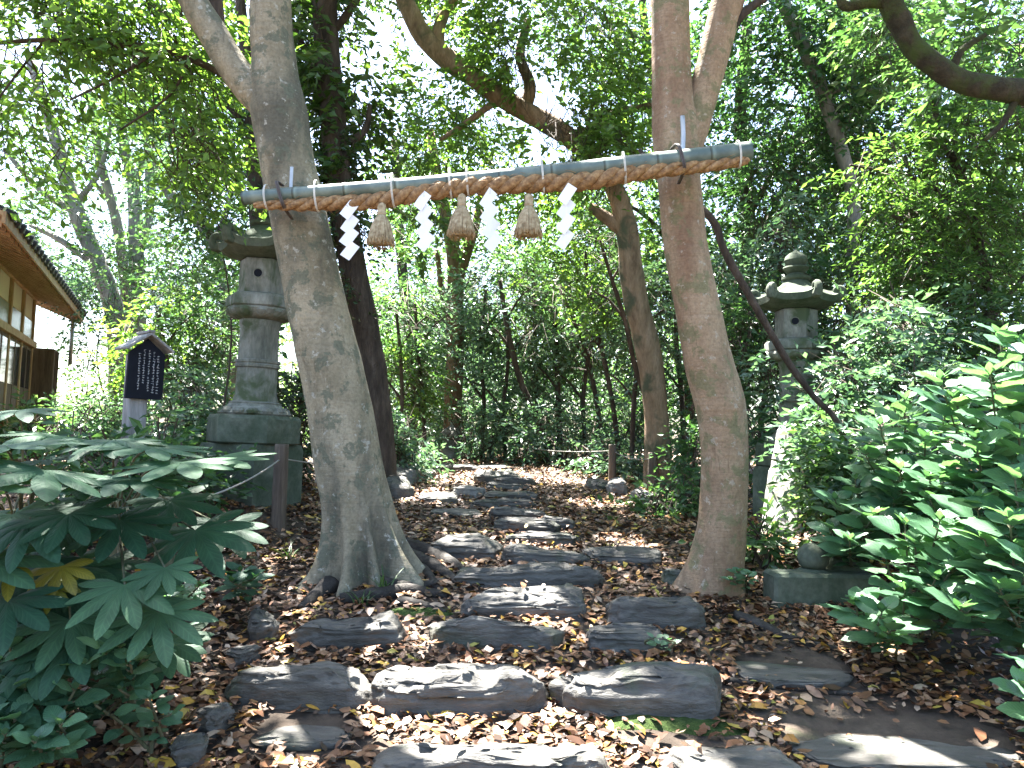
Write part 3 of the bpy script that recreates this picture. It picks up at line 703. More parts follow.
# ------------------------------------------------------------------ bamboo pole, rope, streamers, tassels
DP = 4.42
def polept(px):
    t_ = (px - 243) / (750 - 243)
    return pix(px, 198 + (151 - 198) * t_, 4.50 + (4.36 - 4.50) * t_)
PA, PB = polept(243), polept(751)
BP = thing('bamboo_pole', 'grey-green bamboo pole lashed level across the two trees', 'bamboo pole', (PA + PB) / 2)
n = 150; tt = np.linspace(0, 1, n); Pp = PA + (PB - PA) * tt[:, None]; Pp[:, 2] -= .02 * np.sin(np.pi * tt)
Ln = np.linalg.norm(PB - PA) * tt
rr = (.040 + .014 * tt) * (1 + .06 * np.exp(-(((Ln / .30) % 1.0 - .03) / .035) ** 2))
mb = MB(); mb.tube(Pp, rr, 24, sub=1); part('culm', mb, M['bamboo'], BP)
e = PB + (PB - PA) / np.linalg.norm(PB - PA) * .002
mb = MB(); mb.tube([PB - (PB - PA) * .001, e], [.040, .040], 20, sub=1); part('cut_end', mb, M['wood'], BP)
def loop(c, ax, r1, r2, th, mb, ctr2=None):
    """a loop of cord round axis ax; semi axes r1 (horizontal), r2 (vertical)"""
    ax = ax / np.linalg.norm(ax); h = np.cross([0, 0, 1.0], ax); h /= np.linalg.norm(h); v = np.cross(ax, h)
    a = np.linspace(0, 2 * np.pi, 25); P = c + h * (np.cos(a) * r1)[:, None] + v * (np.sin(a) * r2)[:, None] + ax * (np.sin(a * .5) * th)[:, None]
    mb.tube(P, th, 6, sub=1)
axp = PB - PA
for px, cxy, lean in ((282, (286, 178), .03), (679, (679, 158), .025)):
    c = polept(px); mb = MB()
    Pq = np.array([c + [-lean, .10, .085], c + [-lean * .8, -.03, .066], c + [-lean * .3, -.060, .03], c + [lean * .2, -.062, -.02], c + [lean * .7, -.060, -.065], c + [lean * .9, -.01, -.092], c + [lean * 1.0, .12, -.11]])
    for o_ in (-.005, .005): mb.tube(Pq + [o_, 0, 0], .0055, 6)
    part('binding', mb, M['strap'], BP)
mb = MB(); c = polept(288); mb.box(c + [.0, .05, .09], (.020, .006, .18), None, 0, .002); part('bracket', mb, M['metal'], BP, False)
mb = MB(); c = polept(686); mb.tube([c + [-.01, .06, -.02], c + [-.004, .06, .14], c + [-.012, .05, .26]], .014, 10); part('bracket', mb, M['metal'], BP)
rp = [(252, 205, 5), (267, 205, 8), (300, 205, 11), (335, 203, 13), (372, 202, 14), (409, 195, 15), (467, 186, 15.5), (546, 183, 16), (588, 181, 16), (620, 175, 15), (660, 170, 13), (705, 166, 11), (735, 162, 10), (750, 159, 8)]
P, Q = path(rp, 4.40)
P = np.array([p + [0, 0, 0] for p in P])
for i_, q in enumerate(rp):
    t_ = (q[0] - 243) / 507.; P[i_] = pix(q[0], q[1], 4.485 + (4.345 - 4.485) * t_)
tmp = MB(); 
SH = thing('straw_rope', 'twisted golden straw rope slung along beneath the bamboo pole', 'rope', P[7])
def resamp(P, Q, n):
    L = np.concatenate([[0], np.cumsum(np.linalg.norm(np.diff(P, axis=0), axis=1))]); s = np.linspace(0, L[-1], n)
    from_ = lambda k: np.interp(s, L, P[:, k])
    out = np.stack([from_(0), from_(1), from_(2)], -1)
    ker = np.ones(15) / 15
    for k in range(3): out[:, k] = np.convolve(np.pad(out[:, k], 7, mode='edge'), ker, mode='valid')
    return out, np.interp(s, L, Q), s
Pr, Qr, Sr = resamp(P, Q * 1.12, 420)
T = np.gradient(Pr, axis=0); T /= np.linalg.norm(T, axis=1)[:, None]
h1 = np.cross(T, [0, 0, 1.0]); h1 /= np.linalg.norm(h1, axis=1)[:, None]; h2 = np.cross(h1, T)
mb = MB()
for k in range(3):
    a = Sr / .27 * 2 * np.pi + k * 2 * np.pi / 3
    mb.tube(Pr + h1 * (np.cos(a) * Qr * .52)[:, None] + h2 * (np.sin(a) * Qr * .52)[:, None], Qr * .60, 12, sub=1, bump=.14, freq=45, seed=k)
for k in range(260):   # loose straws
    i_ = random.randrange(10, 405); a = random.random() * 6.28
    p0 = Pr[i_] + (h1[i_] * math.cos(a) + h2[i_] * math.sin(a)) * Qr[i_] * 1.0
    d = T[i_] * random.uniform(.02, .06) * random.choice((-1, 1)) + (h1[i_] * math.cos(a) + h2[i_] * math.sin(a)) * random.uniform(.006, .03)
    mb.tube([p0, p0 + d * .5, p0 + d + [0, 0, -.006]], [.0016, .0014, .0008], 3, sub=1)
part('strands', mb, M['straw_rope'], SH)
for px in (267, 317, 393, 450, 467, 542, 623, 737):
    c = polept(px); t_ = np.argmin(np.abs(Pr[:, 0] - c[0])); c2 = Pr[t_]
    top = c[2] + .062; bot = c2[2] - Qr[t_] * 1.15
    mid = np.array([c[0], (c[1] + c2[1]) / 2, (top + bot) / 2])
    mb = MB()
    for s_ in (0, .006): loop(mid + axp / np.linalg.norm(axp) * s_, axp, .062, (top - bot) / 2, .0024, mb)
    part('string_tie', mb, M['string'], SH)
def streamer(px, py, px2, py2, d, label, seed):
    top = pix(px, py, d); bot = pix(px2, py2, d); H = (top[2] - bot[2]) * 1.1; dxx = bot[0] - top[0]
    o = thing('paper_streamer', label, 'paper streamer', top, 'folded paper streamers on the rope')
    rn = random.Random(seed); n = 4; sh = H / n
    mb = MB(); mb.tube([top + [0, .0, .03], top + [0, 0, 0]], .002, 5, sub=1); part('hanger', mb, M['string'], o)
    mb = MB(); yaw = rn.uniform(-.25, .25)
    k_ = H / .305
    for i_ in range(n):
        sv = np.array([-.060 + rn.uniform(-.004, .004), -.082 + rn.uniform(-.005, .005)]) * [1, k_]; tv = np.array([.050 + rn.uniform(-.004, .004), -.034 + rn.uniform(-.006, .006)]) * [1, k_]
        tl = np.array([.054 + dxx * (i_ - 1) / n, -.074 * i_ + .004]) * [1, k_] - tv
        yo = top[1] + (.005 if i_ % 2 else 0); v = []; tw = rn.uniform(-.02, .02)
        for yy in (0, .0016):
            for q in (tl, tl + tv, tl + tv + sv, tl + sv):
                v.append([top[0] + q[0] * math.cos(yaw), yo + yy + q[0] * math.sin(yaw) + (tw if q is not tl else 0) * .5, top[2] + q[1]])
        mb.add(v, None, [[0, 1, 2, 3], [7, 6, 5, 4], [0, 4, 5, 1], [1, 5, 6, 2], [2, 6, 7, 3], [3, 7, 4, 0]])
    part('folded_paper', mb, M['white'], o, False)
for k, (a, b, c, d, l) in enumerate([(350, 206, 352, 258, 'white zigzag paper streamer closest to the thick grey leaning trunk'), (424, 197, 430, 250, 'white zigzag paper streamer between the first and the middle straw tassel'),
                                     (490, 194, 497, 250, 'white zigzag paper streamer between the middle tassel and the one nearest the tan tree'), (567, 190, 564, 247, 'white zigzag paper streamer closest to the curved tan tree')]):
    streamer(a, b, c, d, 4.42 - .03 * k, l, k)
def tassel(px, py, d, label, seed):
    top = pix(px, py, d); H = .22; rn = random.Random(seed)
    o = thing('straw_tassel', label, 'straw tassel', top, 'straw tassels on the rope')
    mb = MB(); mb.lathe([(.006, .03), (.020, .02), (.026, .0), (.022, -.02), (.026, -.027), (.025, -.037), (.022, -.05)][::-1], top, 20, noise=.006); part('knot', mb, M['straw'], o)
    mb = MB(); mb.lathe([(.024, -.045), (.04, -.08), (.058, -.14), (.068, -.19), (.066, -.205), (.0, -.19)][::-1], top, 40, noise=.004)
    for k in range(240):
        a = rn.random() * 6.283; r = rn.uniform(.97, 1.06); e_ = H * rn.uniform(.86, 1.04)
        ca, sa = math.cos(a + rn.uniform(-.03, .03)), math.sin(a)
        mb.tube([top + [.022 * ca, .022 * sa, -.045], top + [.046 * r * ca, .046 * r * sa, -.09], top + [.064 * r * ca, .064 * r * sa, -.155], top + [.078 * r * ca * rn.uniform(.8, 1.05), .078 * r * sa, -e_]], [.0032, .0032, .003, .002], 4, sub=2)
    part('skirt', mb, M['straw'], o)
for k, (a, b, l) in enumerate([(382, 208, 'straw tassel on the low end of the rope beside the leaning trunk'), (462, 199, 'middle straw tassel of the three on the rope'), (529, 199, 'straw tassel beside the last streamer toward the tan tree')]):
    tassel(a, b, 4.40 - .03 * k, l, k)

# ------------------------------------------------------------------ stone lanterns
def lantern(base, sc, yaw, label, tilt=0.0, mossy=('lower_block', 'plinth'), sq=6):
    o = thing('stone_lantern', label, 'stone lantern', base, 'stone lanterns flanking the path')
    cy_, sy_ = math.cos(yaw), math.sin(yaw); ct, st = math.cos(tilt), math.sin(tilt)
    Rm = np.array([[ct, 0, st], [0, 1, 0], [-st, 0, ct]]) @ np.array([[cy_, -sy_, 0], [sy_, cy_, 0], [0, 0, 1]]) * sc
    def P_(name, mb, mat, parent=o): return part(name, mb.xf(Rm, base), M[mat], parent, True, flat_angle=35)
    mb = MB(); mb.lathe([(.38, -.15), (.42, -.13), (.42, .40), (.40, .45)], sides=96, poly=4, rot0=.3, noise=.02); P_('foundation_block', mb, 'lantern_moss')
    mb = MB(); mb.lathe([(.365, .452), (.385, .465), (.385, .655), (.36, .685)], sides=96, poly=6, noise=.012); P_('plinth', mb, 'lantern_moss')
    mb = MB(); pr = [(.29, .686), (.30, .70), (.29, .72), (.26, .745), (.225, .762), (.21, .78), (.215, .79), (.19, .80)]
    mb.lathe(pr, sides=48)
    for k in range(14):
        a = k * 2 * math.pi / 14; mb.lathe([(.001, .69), (.045, .70), (.052, .72), (.04, .742), (.001, .75)], (.242 * math.cos(a), .285 * math.sin(a), 0), 10)
    P_('lotus_base', mb, 'lantern')
    mb = MB(); mb.lathe([(.185, .80), (.178, .83), (.168, .86), (.163, 1.08), (.180, 1.085), (.184, 1.105), (.176, 1.115), (.184, 1.125), (.184, 1.145), (.163, 1.15), (.158, 1.42), (.17, 1.44), (.172, 1.48)], sides=40, noise=.006); P_('shaft', mb, 'lantern')
    mb = MB(); mb.lathe([(.18, 1.482), (.225, 1.50), (.262, 1.53), (.275, 1.56), (.27, 1.575)], sides=48)
    for k in range(12):
        a = (k + .5) * 2 * math.pi / 12; mb.lathe([(.001, 1.49), (.045, 1.515), (.06, 1.545), (.05, 1.57), (.001, 1.574)], (.225 * math.cos(a), .225 * math.sin(a), 0), 10)
    mb.lathe([(.28, 1.576), (.30, 1.59), (.30, 1.66), (.28, 1.685), (.22, 1.70)], sides=96, poly=6); P_('platform', mb, 'lantern')
    # fire box: solid hexagon, near-black plugs painted as shade for the opening in front
    mb = MB(); mb.lathe([(.195, 1.70), (.20, 1.71), (.20, 1.985), (.19, 1.99)], sides=96, poly=6); fb = P_('firebox', mb, 'lantern')
    for k in (1, 4):
        a = math.pi / 6 + k * math.pi / 3; r_ = .2 * math.cos(math.pi / 6)
        dirn = np.array([math.cos(a), math.sin(a), 0])
        up = np.array([0, 0, 1.0]); tn = np.cross(up, dirn)
        mb = MB(); mb.tube([dirn * (r_ - .04) + up * 1.86, dirn * (r_ + .003) + up * 1.86], [.034, .034], 20, sub=1); P_('opening_shade', mb, 'ink_shade', fb)  # dark plug for the hole's inner shade; the wall stays closed
        mb = MB(); aa = np.linspace(0, 2 * np.pi, 21); mb.tube(dirn * (r_ + .002) + up * 1.86 + (np.cos(aa)[:, None] * tn + np.sin(aa)[:, None] * up) * .038, .005, 6, sub=1); P_('rim', mb, 'lantern', fb)
    # roof with curled corners
    mb = MB(); nth, nr = 96, 12; th = np.linspace(0, 2 * np.pi, nth, endpoint=False)
    a6 = (th % (np.pi / 3)) - np.pi / 6; hexm = np.cos(np.pi / 6) / np.cos(a6); corner = np.abs(a6) / (np.pi / 6)
    rings = []
    for i_ in range(nr):
        f_ = i_ / (nr - 1); r_ = (.10 + (.40 - .10) * f_) * (1 + (hexm - 1) * min(1, f_ * 1.6) + .10 * corner ** 6 * f_)
        z_ = 2.30 - .19 * f_ ** .75 + .055 * corner ** 4 * f_ ** 3 - .02 * math.sin(f_ * 3.1) + .012 * corner ** 10 * (1 if f_ > .2 else 0)
        rings.append(np.stack([r_ * np.cos(th), r_ * np.sin(th), z_ * np.ones(nth)], -1))
    r_ = .39 * hexm * (1 + .06 * corner ** 6); rings.append(np.stack([r_ * np.cos(th), r_ * np.sin(th), 2.045 + .05 * corner ** 4], -1))
    r_ = .30 * hexm; rings.append(np.stack([r_ * np.cos(th), r_ * np.sin(th), 2.01 + 0 * th], -1))
    r_ = .20 * hexm; rings.append(np.stack([r_ * np.cos(th), r_ * np.sin(th), 1.992 + 0 * th], -1))
    V = np.vstack(rings); n_ = len(rings)
    i2 = np.arange(n_ - 1)[:, None] * nth; j = np.arange(nth)[None]; j2 = (j + 1) % nth
    mb.add(V, [[ (q + 1) % nth, q, len(V)] for q in range(0)], np.stack([i2 + j, i2 + j2, i2 + nth + j2, i2 + nth + j], -1).reshape(-1, 4))
    rf = P_('roof', mb, 'lantern_moss')
    for k in range(6):
        a = k * math.pi / 3; dirn = np.array([math.cos(a), math.sin(a), 0])
        s_ = np.linspace(0, 1, 14); ang = -1.2 + s_ * 4.6; rr_ = .062 * (1 - .55 * s_)
        Pq = dirn * (.385 + rr_ * np.cos(ang) * .9)[:, None] + np.array([0, 0, 1.0]) * (2.15 + rr_ * np.sin(ang))[:, None]
        Pq = np.vstack([dirn * .28 + [0, 0, 2.12], Pq]); mb = MB(); mb.tube(Pq, np.linspace(.045, .022, len(Pq)), 10, sub=2); P_('corner_curl', mb, 'lantern_moss', rf)
    mb = MB(); mb.lathe([(.12, 2.285), (.135, 2.30), (.135, 2.325), (.09, 2.335), (.075, 2.36), (.10, 2.38), (.125, 2.41), (.118, 2.425), (.085, 2.43), (.10, 2.455), (.112, 2.49), (.10, 2.53), (.06, 2.565), (.02, 2.585), (.004, 2.605)], sides=32); P_('finial', mb, 'lantern_moss')
    return o
b1 = gpt(247, 503)[0]
bl_ = pix(249, 500, 6.4); g1 = float(ground(bl_[0], bl_[1]))
lantern(np.array([bl_[0], bl_[1], g1]), (bl_[2] + 0.0 - g1) * 0 + 1.0, .07, 'tall mossy stone lantern behind the leaning grey trunk', .015)
br_ = pix(797, 520, 6.95); g2 = float(ground(br_[0], br_[1]))
lantern(np.array([br_[0], br_[1], g2]), .93, -.40, 'stone lantern half hidden by sunlit shrubs behind the tan tree', -.005)

# ------------------------------------------------------------------ notice sign
sb = pix(140, 470, 5.5); gs = float(ground(sb[0], sb[1])); sb = np.array([sb[0], sb[1], gs])
SG = thing('notice_sign', 'small dark notice board under a grey gabled roof on a post', 'notice sign', sb)
a = R(46); U = np.array([math.cos(a), math.sin(a), 0]); Nn = np.array([math.sin(a), -math.cos(a), 0]); UP = np.array([0, 0, 1.0])
RS = np.stack([U, -Nn, UP], 1)
bc = pix(146, 371, 5.45)
mb = MB(); zc = bc[2]; mb.box(np.array([bc[0], bc[1], (gs - .15 + zc + .12) / 2]) - Nn * .085 - U * .03, (.125, .125, zc + .12 - gs + .15), RS, 0, .008); part('post', mb, M['wood_grey'], SG, False)
mb = MB(); hw, hb, hs, hp = .122, .20, .155, .228
q = [(-hw - .01, -hb), (hw - .005, -hb), (hw, hs - .03), (.0, hp), (-hw, hs - .03)]
V = [bc + U * x + UP * z + Nn * t_ for t_ in (-.015, .015) for (x, z) in q]
mb.add(V, [[5, 6, 7], [5, 7, 9], [7, 8, 9], [2, 1, 0], [4, 2, 0], [4, 3, 2]], [[0, 1, 6, 5], [1, 2, 7, 6], [2, 3, 8, 7], [3, 4, 9, 8], [4, 0, 5, 9]])
bo = part('board', mb, M['ink_shade'], SG, False)
mb = MB(); rn = random.Random(8)
for ci, (cx, z0, z1) in enumerate([(.075, .11, -.16), (.045, .13, -.155), (.012, .14, -.03), (.012, -.05, -.15), (-.022, .145, -.10), (-.055, .12, -.13)]):
    z = z0
    while z > z1:
        g_ = .0165 if ci < 2 else .0145
        for s_ in range(rn.randint(3, 5)):
            hz = rn.random() < .55; ln = g_ * rn.uniform(.45, .85); w_ = .0022
            px_, pz_ = cx + rn.uniform(-.3, .3) * g_, z + rn.uniform(-.32, .32) * g_
            mb.box(bc + U * px_ + UP * pz_ + Nn * .0165, (ln, .002, w_) if hz else (w_, .002, ln), RS)
        z -= g_ * 1.22
part('lettering', mb, M['white_paint'], bo, False)
mb = MB()
for sg in (-1, 1):
    sl2 = R(36); rx = np.array([[math.cos(sl2), 0, math.sin(sl2) * sg], [0, 1, 0], [-math.sin(sl2) * sg, 0, math.cos(sl2)]])
    cc = bc + UP * .205 + U * sg * .080 - Nn * .045
    mb.box(cc, (.205, .23, .018), RS @ rx, 0, .003)
rfn = part('roof', mb, M['wood_grey'], SG, False)
mb = MB(); mb.box(bc + UP * .277 - Nn * .045, (.045, .24, .02), RS, 0, .004); part('ridge_cap', mb, M['wood_grey'], rfn, False)

# ------------------------------------------------------------------ shrine building at the left edge
wc = pix(33, 420, 12.0); gz_ = float(ground(wc[0], wc[1])); wo = np.array([wc[0], wc[1], gz_])
ang = R(-66.1)
EX = np.array([math.cos(ang), math.sin(ang), 0]); EY = np.array([-EX[1], EX[0], 0])   # along the wall to the camera, outward
RB = np.stack([EX, EY, UP], 1)
BD = thing('shrine_building', 'timber shrine hall with white plaster panels and deep rafter eaves', 'building', wo)
def lb(mb, x0, x1, y0, y1, z0, z1, bevel=.004, mat=0):
    c = wo + EX * (x0 + x1) / 2 + EY * (y0 + y1) / 2 + UP * ((z0 + z1) / 2 - gz_); mb.box(c, (x1 - x0, y1 - y0, z1 - z0), RB, mat, bevel); return mb
zb = gz_ - .3; zl = 2.80; ze = 3.41
mb = MB(); lb(mb, .0, 6.0, -4.0, -.10, zb, 3.66); part('wall', mb, M['plaster'], BD, False)
mb = MB()
for x in (0.0, .95, 1.9, 2.85, 3.8, 4.75, 5.7): lb(mb, x, x + .09, -.10, -.06, zb, 3.70)
lb(mb, -.03, 6.0, -.095, -.04, 3.55, 3.68); lb(mb, -.03, 6.0, -.095, -.02, zl, zl + .10); lb(mb, -.04, 6.0, -.095, .05, gz_ + .28, gz_ + .42)
part('timber_frame', mb, M['cedar'], BD, False)
for x0, x1 in ((.10, .945), (1.05, 1.895), (2.0, 2.845), (2.95, 3.795)):
    mb = MB(); lb(mb, x0 + .003, x1 - .003, -.095, -.075, gz_ + .42, zl - .002); lb(mb, (x0 + x1) / 2 - .03, (x0 + x1) / 2 + .03, -.075, -.066, gz_ + .45, zl - .03)
    wn = part('window', mb, M['board_wood'], BD, False)
    mb = MB(); lb(mb, x0 + .05, (x0 + x1) / 2 - .035, -.075, -.07, gz_ + .8, zl - .06, 0); lb(mb, (x0 + x1) / 2 + .035, x1 - .05, -.075, -.07, gz_ + .8, zl - .06, 0); part('pane', mb, M['glass'], wn, False)
    mb = MB(); lb(mb, x0 + .02, x1 - .02, -.0955, -.085, zl + .105, zl + .42, .003); u_ = part('transom_window', mb, M['cedar'], BD, False)
    mb = MB(); lb(mb, x0 + .04, x1 - .04, -.085, -.08, zl + .125, zl + .40, 0); part('pane', mb, M['glass_pale'], u_, False)
mb = MB(); lb(mb, -.55, -.07, -.35, .22, gz_ + .1, zl + .02, .01)
for k in range(4): lb(mb, -.54 + k * .12, -.53 + k * .12, .22, .232, gz_ + .12, zl)
sbx = part('shutter_box', mb, M['board_wood'], BD, False)
mb = MB(); mb.tube([wo + EX * -.3 + EY * .42 + UP * (2.6 - gz_), wo + EX * -.3 + EY * .42 + UP * (ze - gz_ - .02)], .03, 10, sub=1); part('downpipe', mb, M['metal'], BD)
# roof: sloping deck with rafters and tile courses
slo = math.tan(R(22)); ov = .52; xe = -.50
def rp_(x, y, dz): return wo + EX * x + EY * y + UP * (ze - gz_ + (ov - y) * slo + dz)
def slab(mb, x0, x1, y0, y1, d0, d1):
    V = [rp_(x, y, dz) for dz in (d0, d1) for (x, y) in ((x0, y0), (x1, y0), (x1, y1), (x0, y1))]
    mb.add(V, None, [[3, 2, 1, 0], [4, 5, 6, 7], [0, 1, 5, 4], [1, 2, 6, 5], [2, 3, 7, 6], [3, 0, 4, 7]])
mb = MB(); slab(mb, xe, 6.2, -2.1, ov, 0.0, .04); rf = part('roof', mb, M['cedar'], BD, False)
mb = MB()
x = xe + .06
while x < 6.1: slab(mb, x, x + .055, -.2, ov - .03, -.075, -.002); x += .20
part('rafters', mb, M['cedar'], rf, False)
mb = MB(); slab(mb, xe - .01, 6.2, ov, ov + .03, -.06, .05); slab(mb, xe - .035, xe - .002, -2.1, ov, -.12, .05); part('fascia', mb, M['cedar'], rf, False)
mb = MB()
x = xe - .02
while x < 6.1:
    mb.tube([rp_(x + .07, -2.1, .07), rp_(x + .07, ov + .07, .07)], .05, 10, sub=1)
    slab(mb, x + .118, x + .232, -2.1, ov + .05, .043, .065); x += .23
part('tile_courses', mb, M['tile'], rf)
mb = MB()
V = [wo + EX * x + EY * y + UP * (z - gz_) for (x, y, z) in ((xe, -2.1, ze + (ov + 2.1) * slo + .05), (6.2, -2.1, ze + (ov + 2.1) * slo + .05), (xe, -5.0, ze - .1), (6.2, -5.0, ze - .1))]
mb.add(V, None, [[0, 1, 3, 2]]); mb.add(np.array(V) - [0, 0, .05], None, [[2, 3, 1, 0]]); part('rear_slope', mb, M['tile'], rf, False)

# ------------------------------------------------------------------ posts and ropes
def post(px, yt, yb, wd, mat, label, d=None, lean=0.0):
    if d is None: b_, d = gpt(px, yb)
    else:
        b_ = pix(px, yb, d)
    b_ = np.array([b_[0], b_[1], float(ground(b_[0], b_[1]))])
    tp = pix(px, yt, d); H = tp[2] - b_[2]; r = wd * d / F / 2
    mb = MB(); mb.tube([b_ + [0, 0, -.15], b_ + [lean * .5 * H, 0, H * .5], b_ + [lean * H, 0, H - .01], b_ + [lean * H, 0, H]], [r, r * .98, r * .97, r * .86], 14, sub=3, bump=.08, freq=8, seed=px)
    o = part('fence_post', mb, M[mat], None, True, b_)
    tag(o, label, 'post', 'short posts along the path')
    return b_ + [lean * H, 0, H * .85]
pA = post(278, 446, 530, 15, 'wood', 'dark square-cut post in front of the mossy lantern plinth')
pB = post(162, 500, 602, 20, 'wood_mossy', 'mossy round post standing among the fatsia leaves')
pC = post(612, 445, 482, 8, 'wood', 'taller dark log post at the path\'s upper bend')
pD = post(652, 453, 484, 9, 'wood', 'shorter dark log post at the brown trunk\'s foot', 9.0)
pE = post(778, 470, 522, 17, 'wood', 'brown post in front of the pale leaning stone slab')
pF = post(491, 436, 456, 5, 'wood', 'thin far post at the back of the clearing', 12.5)
def rope(a, b, sag, label):
    t_ = np.linspace(0, 1, 14)[:, None]; P = a + (b - a) * t_; P[:, 2] -= (4 * t_ * (1 - t_))[:, 0] * sag
    mb = MB(); mb.tube(P, .006, 6, sub=1)
    tag(part('barrier_rope', mb, M['rope_grey'], None, True, a), label, 'rope', 'barrier ropes between posts')
rope(pA, pB + [0.03, 0, .05], .05, 'slack rope from the dark post down to the mossy fatsia post')
rope(pA, pix(385, 462, 8.2), .04, 'thin taut rope passing behind the leaning trunk from dark post')
rope(pC, pF, .08, 'thin rope across the back of the clearing')
rope(pC, pD, .05, 'short rope joining the two dark log posts')
rope(pE, pix(905, 505, 4.9), .06, 'thin rope from the brown post into the hydrangeas')
# pale slab: sun glare painted into its colour, leaned back to catch sun
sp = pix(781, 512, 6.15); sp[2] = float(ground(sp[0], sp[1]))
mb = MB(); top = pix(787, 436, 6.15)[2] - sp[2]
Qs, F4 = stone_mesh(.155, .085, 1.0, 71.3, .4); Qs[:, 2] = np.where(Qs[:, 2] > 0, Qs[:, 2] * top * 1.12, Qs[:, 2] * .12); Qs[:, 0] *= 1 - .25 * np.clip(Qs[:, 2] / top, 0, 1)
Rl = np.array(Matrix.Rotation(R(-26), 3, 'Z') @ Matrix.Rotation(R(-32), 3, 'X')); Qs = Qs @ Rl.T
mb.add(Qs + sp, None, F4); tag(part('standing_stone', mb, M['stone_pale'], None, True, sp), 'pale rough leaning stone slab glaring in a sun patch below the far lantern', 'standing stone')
# small far stone marker
sp = pix(452, 440, 12.6); sp[2] = float(ground(sp[0], sp[1])); ms = thing('stone_marker', 'little grey stone marker at the foot of the forked brown trunk', 'stone marker', sp)
mb = MB(); mb.lathe([(.15, -.1), (.16, .05), (.16, .28), (.14, .32)], sp, 24, poly=4, rot0=.4); part('shaft', mb, M['stone_dry'], ms)
mb = MB(); mb.lathe([(.14, .32), (.22, .36), (.22, .42), (.12, .50), (.05, .54), (.02, .6)], sp, 24, poly=4, rot0=.4); part('cap', mb, M['stone_dry'], ms)
# low stone kerb and two round-topped stones under the hydrangeas
kb = gpt(818, 606)[0]; kb[2] = float(ground(kb[0], kb[1]))
mb = MB(); mb.box(kb + [0.05, .10, .065], (.62, .2, .22), np.array(Matrix.Rotation(.06, 3, 'Z')), 0, .018); tag(part('stone_block', mb, M['lantern_moss'], None, False, kb), 'low oblong mossy stone block half under the hydrangea leaves', 'stone block')
for px, py, d, s, l in ((813, 572, 4.62, 1.0, 'round-topped mossy stone behind the low block, nearer the tan tree'), (846, 574, 4.72, 1.1, 'round-topped dark stone behind the low block, deeper in hydrangea shade')):
    q = pix(px, py, d); q[2] = float(ground(q[0], q[1])); o = thing('round_stone', l, 'carved stone', q, 'round-topped stones behind the low block')
    mb = MB(); mb.lathe(np.array([(.085, -.1), (.10, .0), (.105, .12), (.10, .15), (.075, .165)]) * s, q, 32, noise=.01); part('base', mb, M['lantern_moss'], o)
    mb = MB(); mb.lathe(np.array([(.065, .166), (.085, .19), (.092, .23), (.08, .275), (.05, .305), (.01, .315)]) * s, q, 32, noise=.012); part('rounded_top', mb, M['lantern_moss'], o)
# fallen wood
tag(groundtube([(735, 618, 11), (758, 628, 12), (792, 642, 10), (838, 652, 6)], M['root'], None, 'fallen_branch', 31, .5), 'thick dark dead root lying in front of the low stone block', 'fallen branch', 'fallen wood on the ground')
tag(groundtube([(688, 680, 6), (725, 684, 7), (770, 688, 7), (830, 694, 6), (868, 696, 5), (908, 692, 3)], M['root'], None, 'fallen_branch', 32, .6), 'long thin dead stick lying across the litter above the sunken slab', 'fallen branch', 'fallen wood on the ground')
tag(groundtube([(640, 571, 5), (662, 574, 6), (690, 572, 4)], M['root'], None, 'fallen_branch', 33, .6), 'short dark stick beside the tan tree\'s rounded rock', 'fallen branch', 'fallen wood on the ground')
P, Q = path([(640, 150, 4, 6.2), (672, 195, 7, 5.8), (700, 208, 7), (716, 226, 8), (724, 250, 8), (745, 288, 8), (768, 328, 7), (790, 365, 7), (815, 398, 6), (842, 432, 6), (880, 500, 5)], 5.5)
P[-1][2] = float(ground(P[-1][0], P[-1][1])) + .01
mb = MB(); mb.tube(P, Q, 12, sub=6, bump=.12, freq=7, seed=13); tag(part('dead_branch', mb, M['bark_dark'], None, True, P[-1]), 'bare crooked dead branch slanting down behind the tan tree', 'branch')

# ------------------------------------------------------------------ forest trees
def tree(label, trunk, d, mat, limbs=(), crown=(), lm='leaf_mid', L=.11, W=.052, k=9, sl=.45, seed=1, group='woodland trees behind the shrine path', sides=16, thr=.40, name='tree', cat='tree', extra=None, bmp=.12, flat=.75, root=True):
    P, Q = path(trunk, d)
    if root:
        g = float(ground(P[0][0], P[0][1]))
        if P[0][2] > g - .05: P = np.vstack([[P[0][0], P[0][1], g - .1], P]); Q = np.concatenate([[Q[0] * 1.35], Q])
    o = thing(name, label, cat, [P[0][0], P[0][1], float(ground(P[0][0], P[0][1]))], group)
    mb = MB(); mb.tube(P, Q, sides, sub=5, bump=bmp, freq=5, seed=seed); part('trunk', mb, M[mat], o)
    for li in limbs:
        P, Q = path(li, d); mb = MB(); mb.tube(P, Q, max(8, sides // 2), sub=5, bump=.1, freq=6, seed=seed + 1); part('limb', mb, M[mat], o)
    if crown: part('crown', foliage('crown', list(crown), M[lm], L, W, k, sl, seed, thr=thr, flat=flat), None, o)
    return o
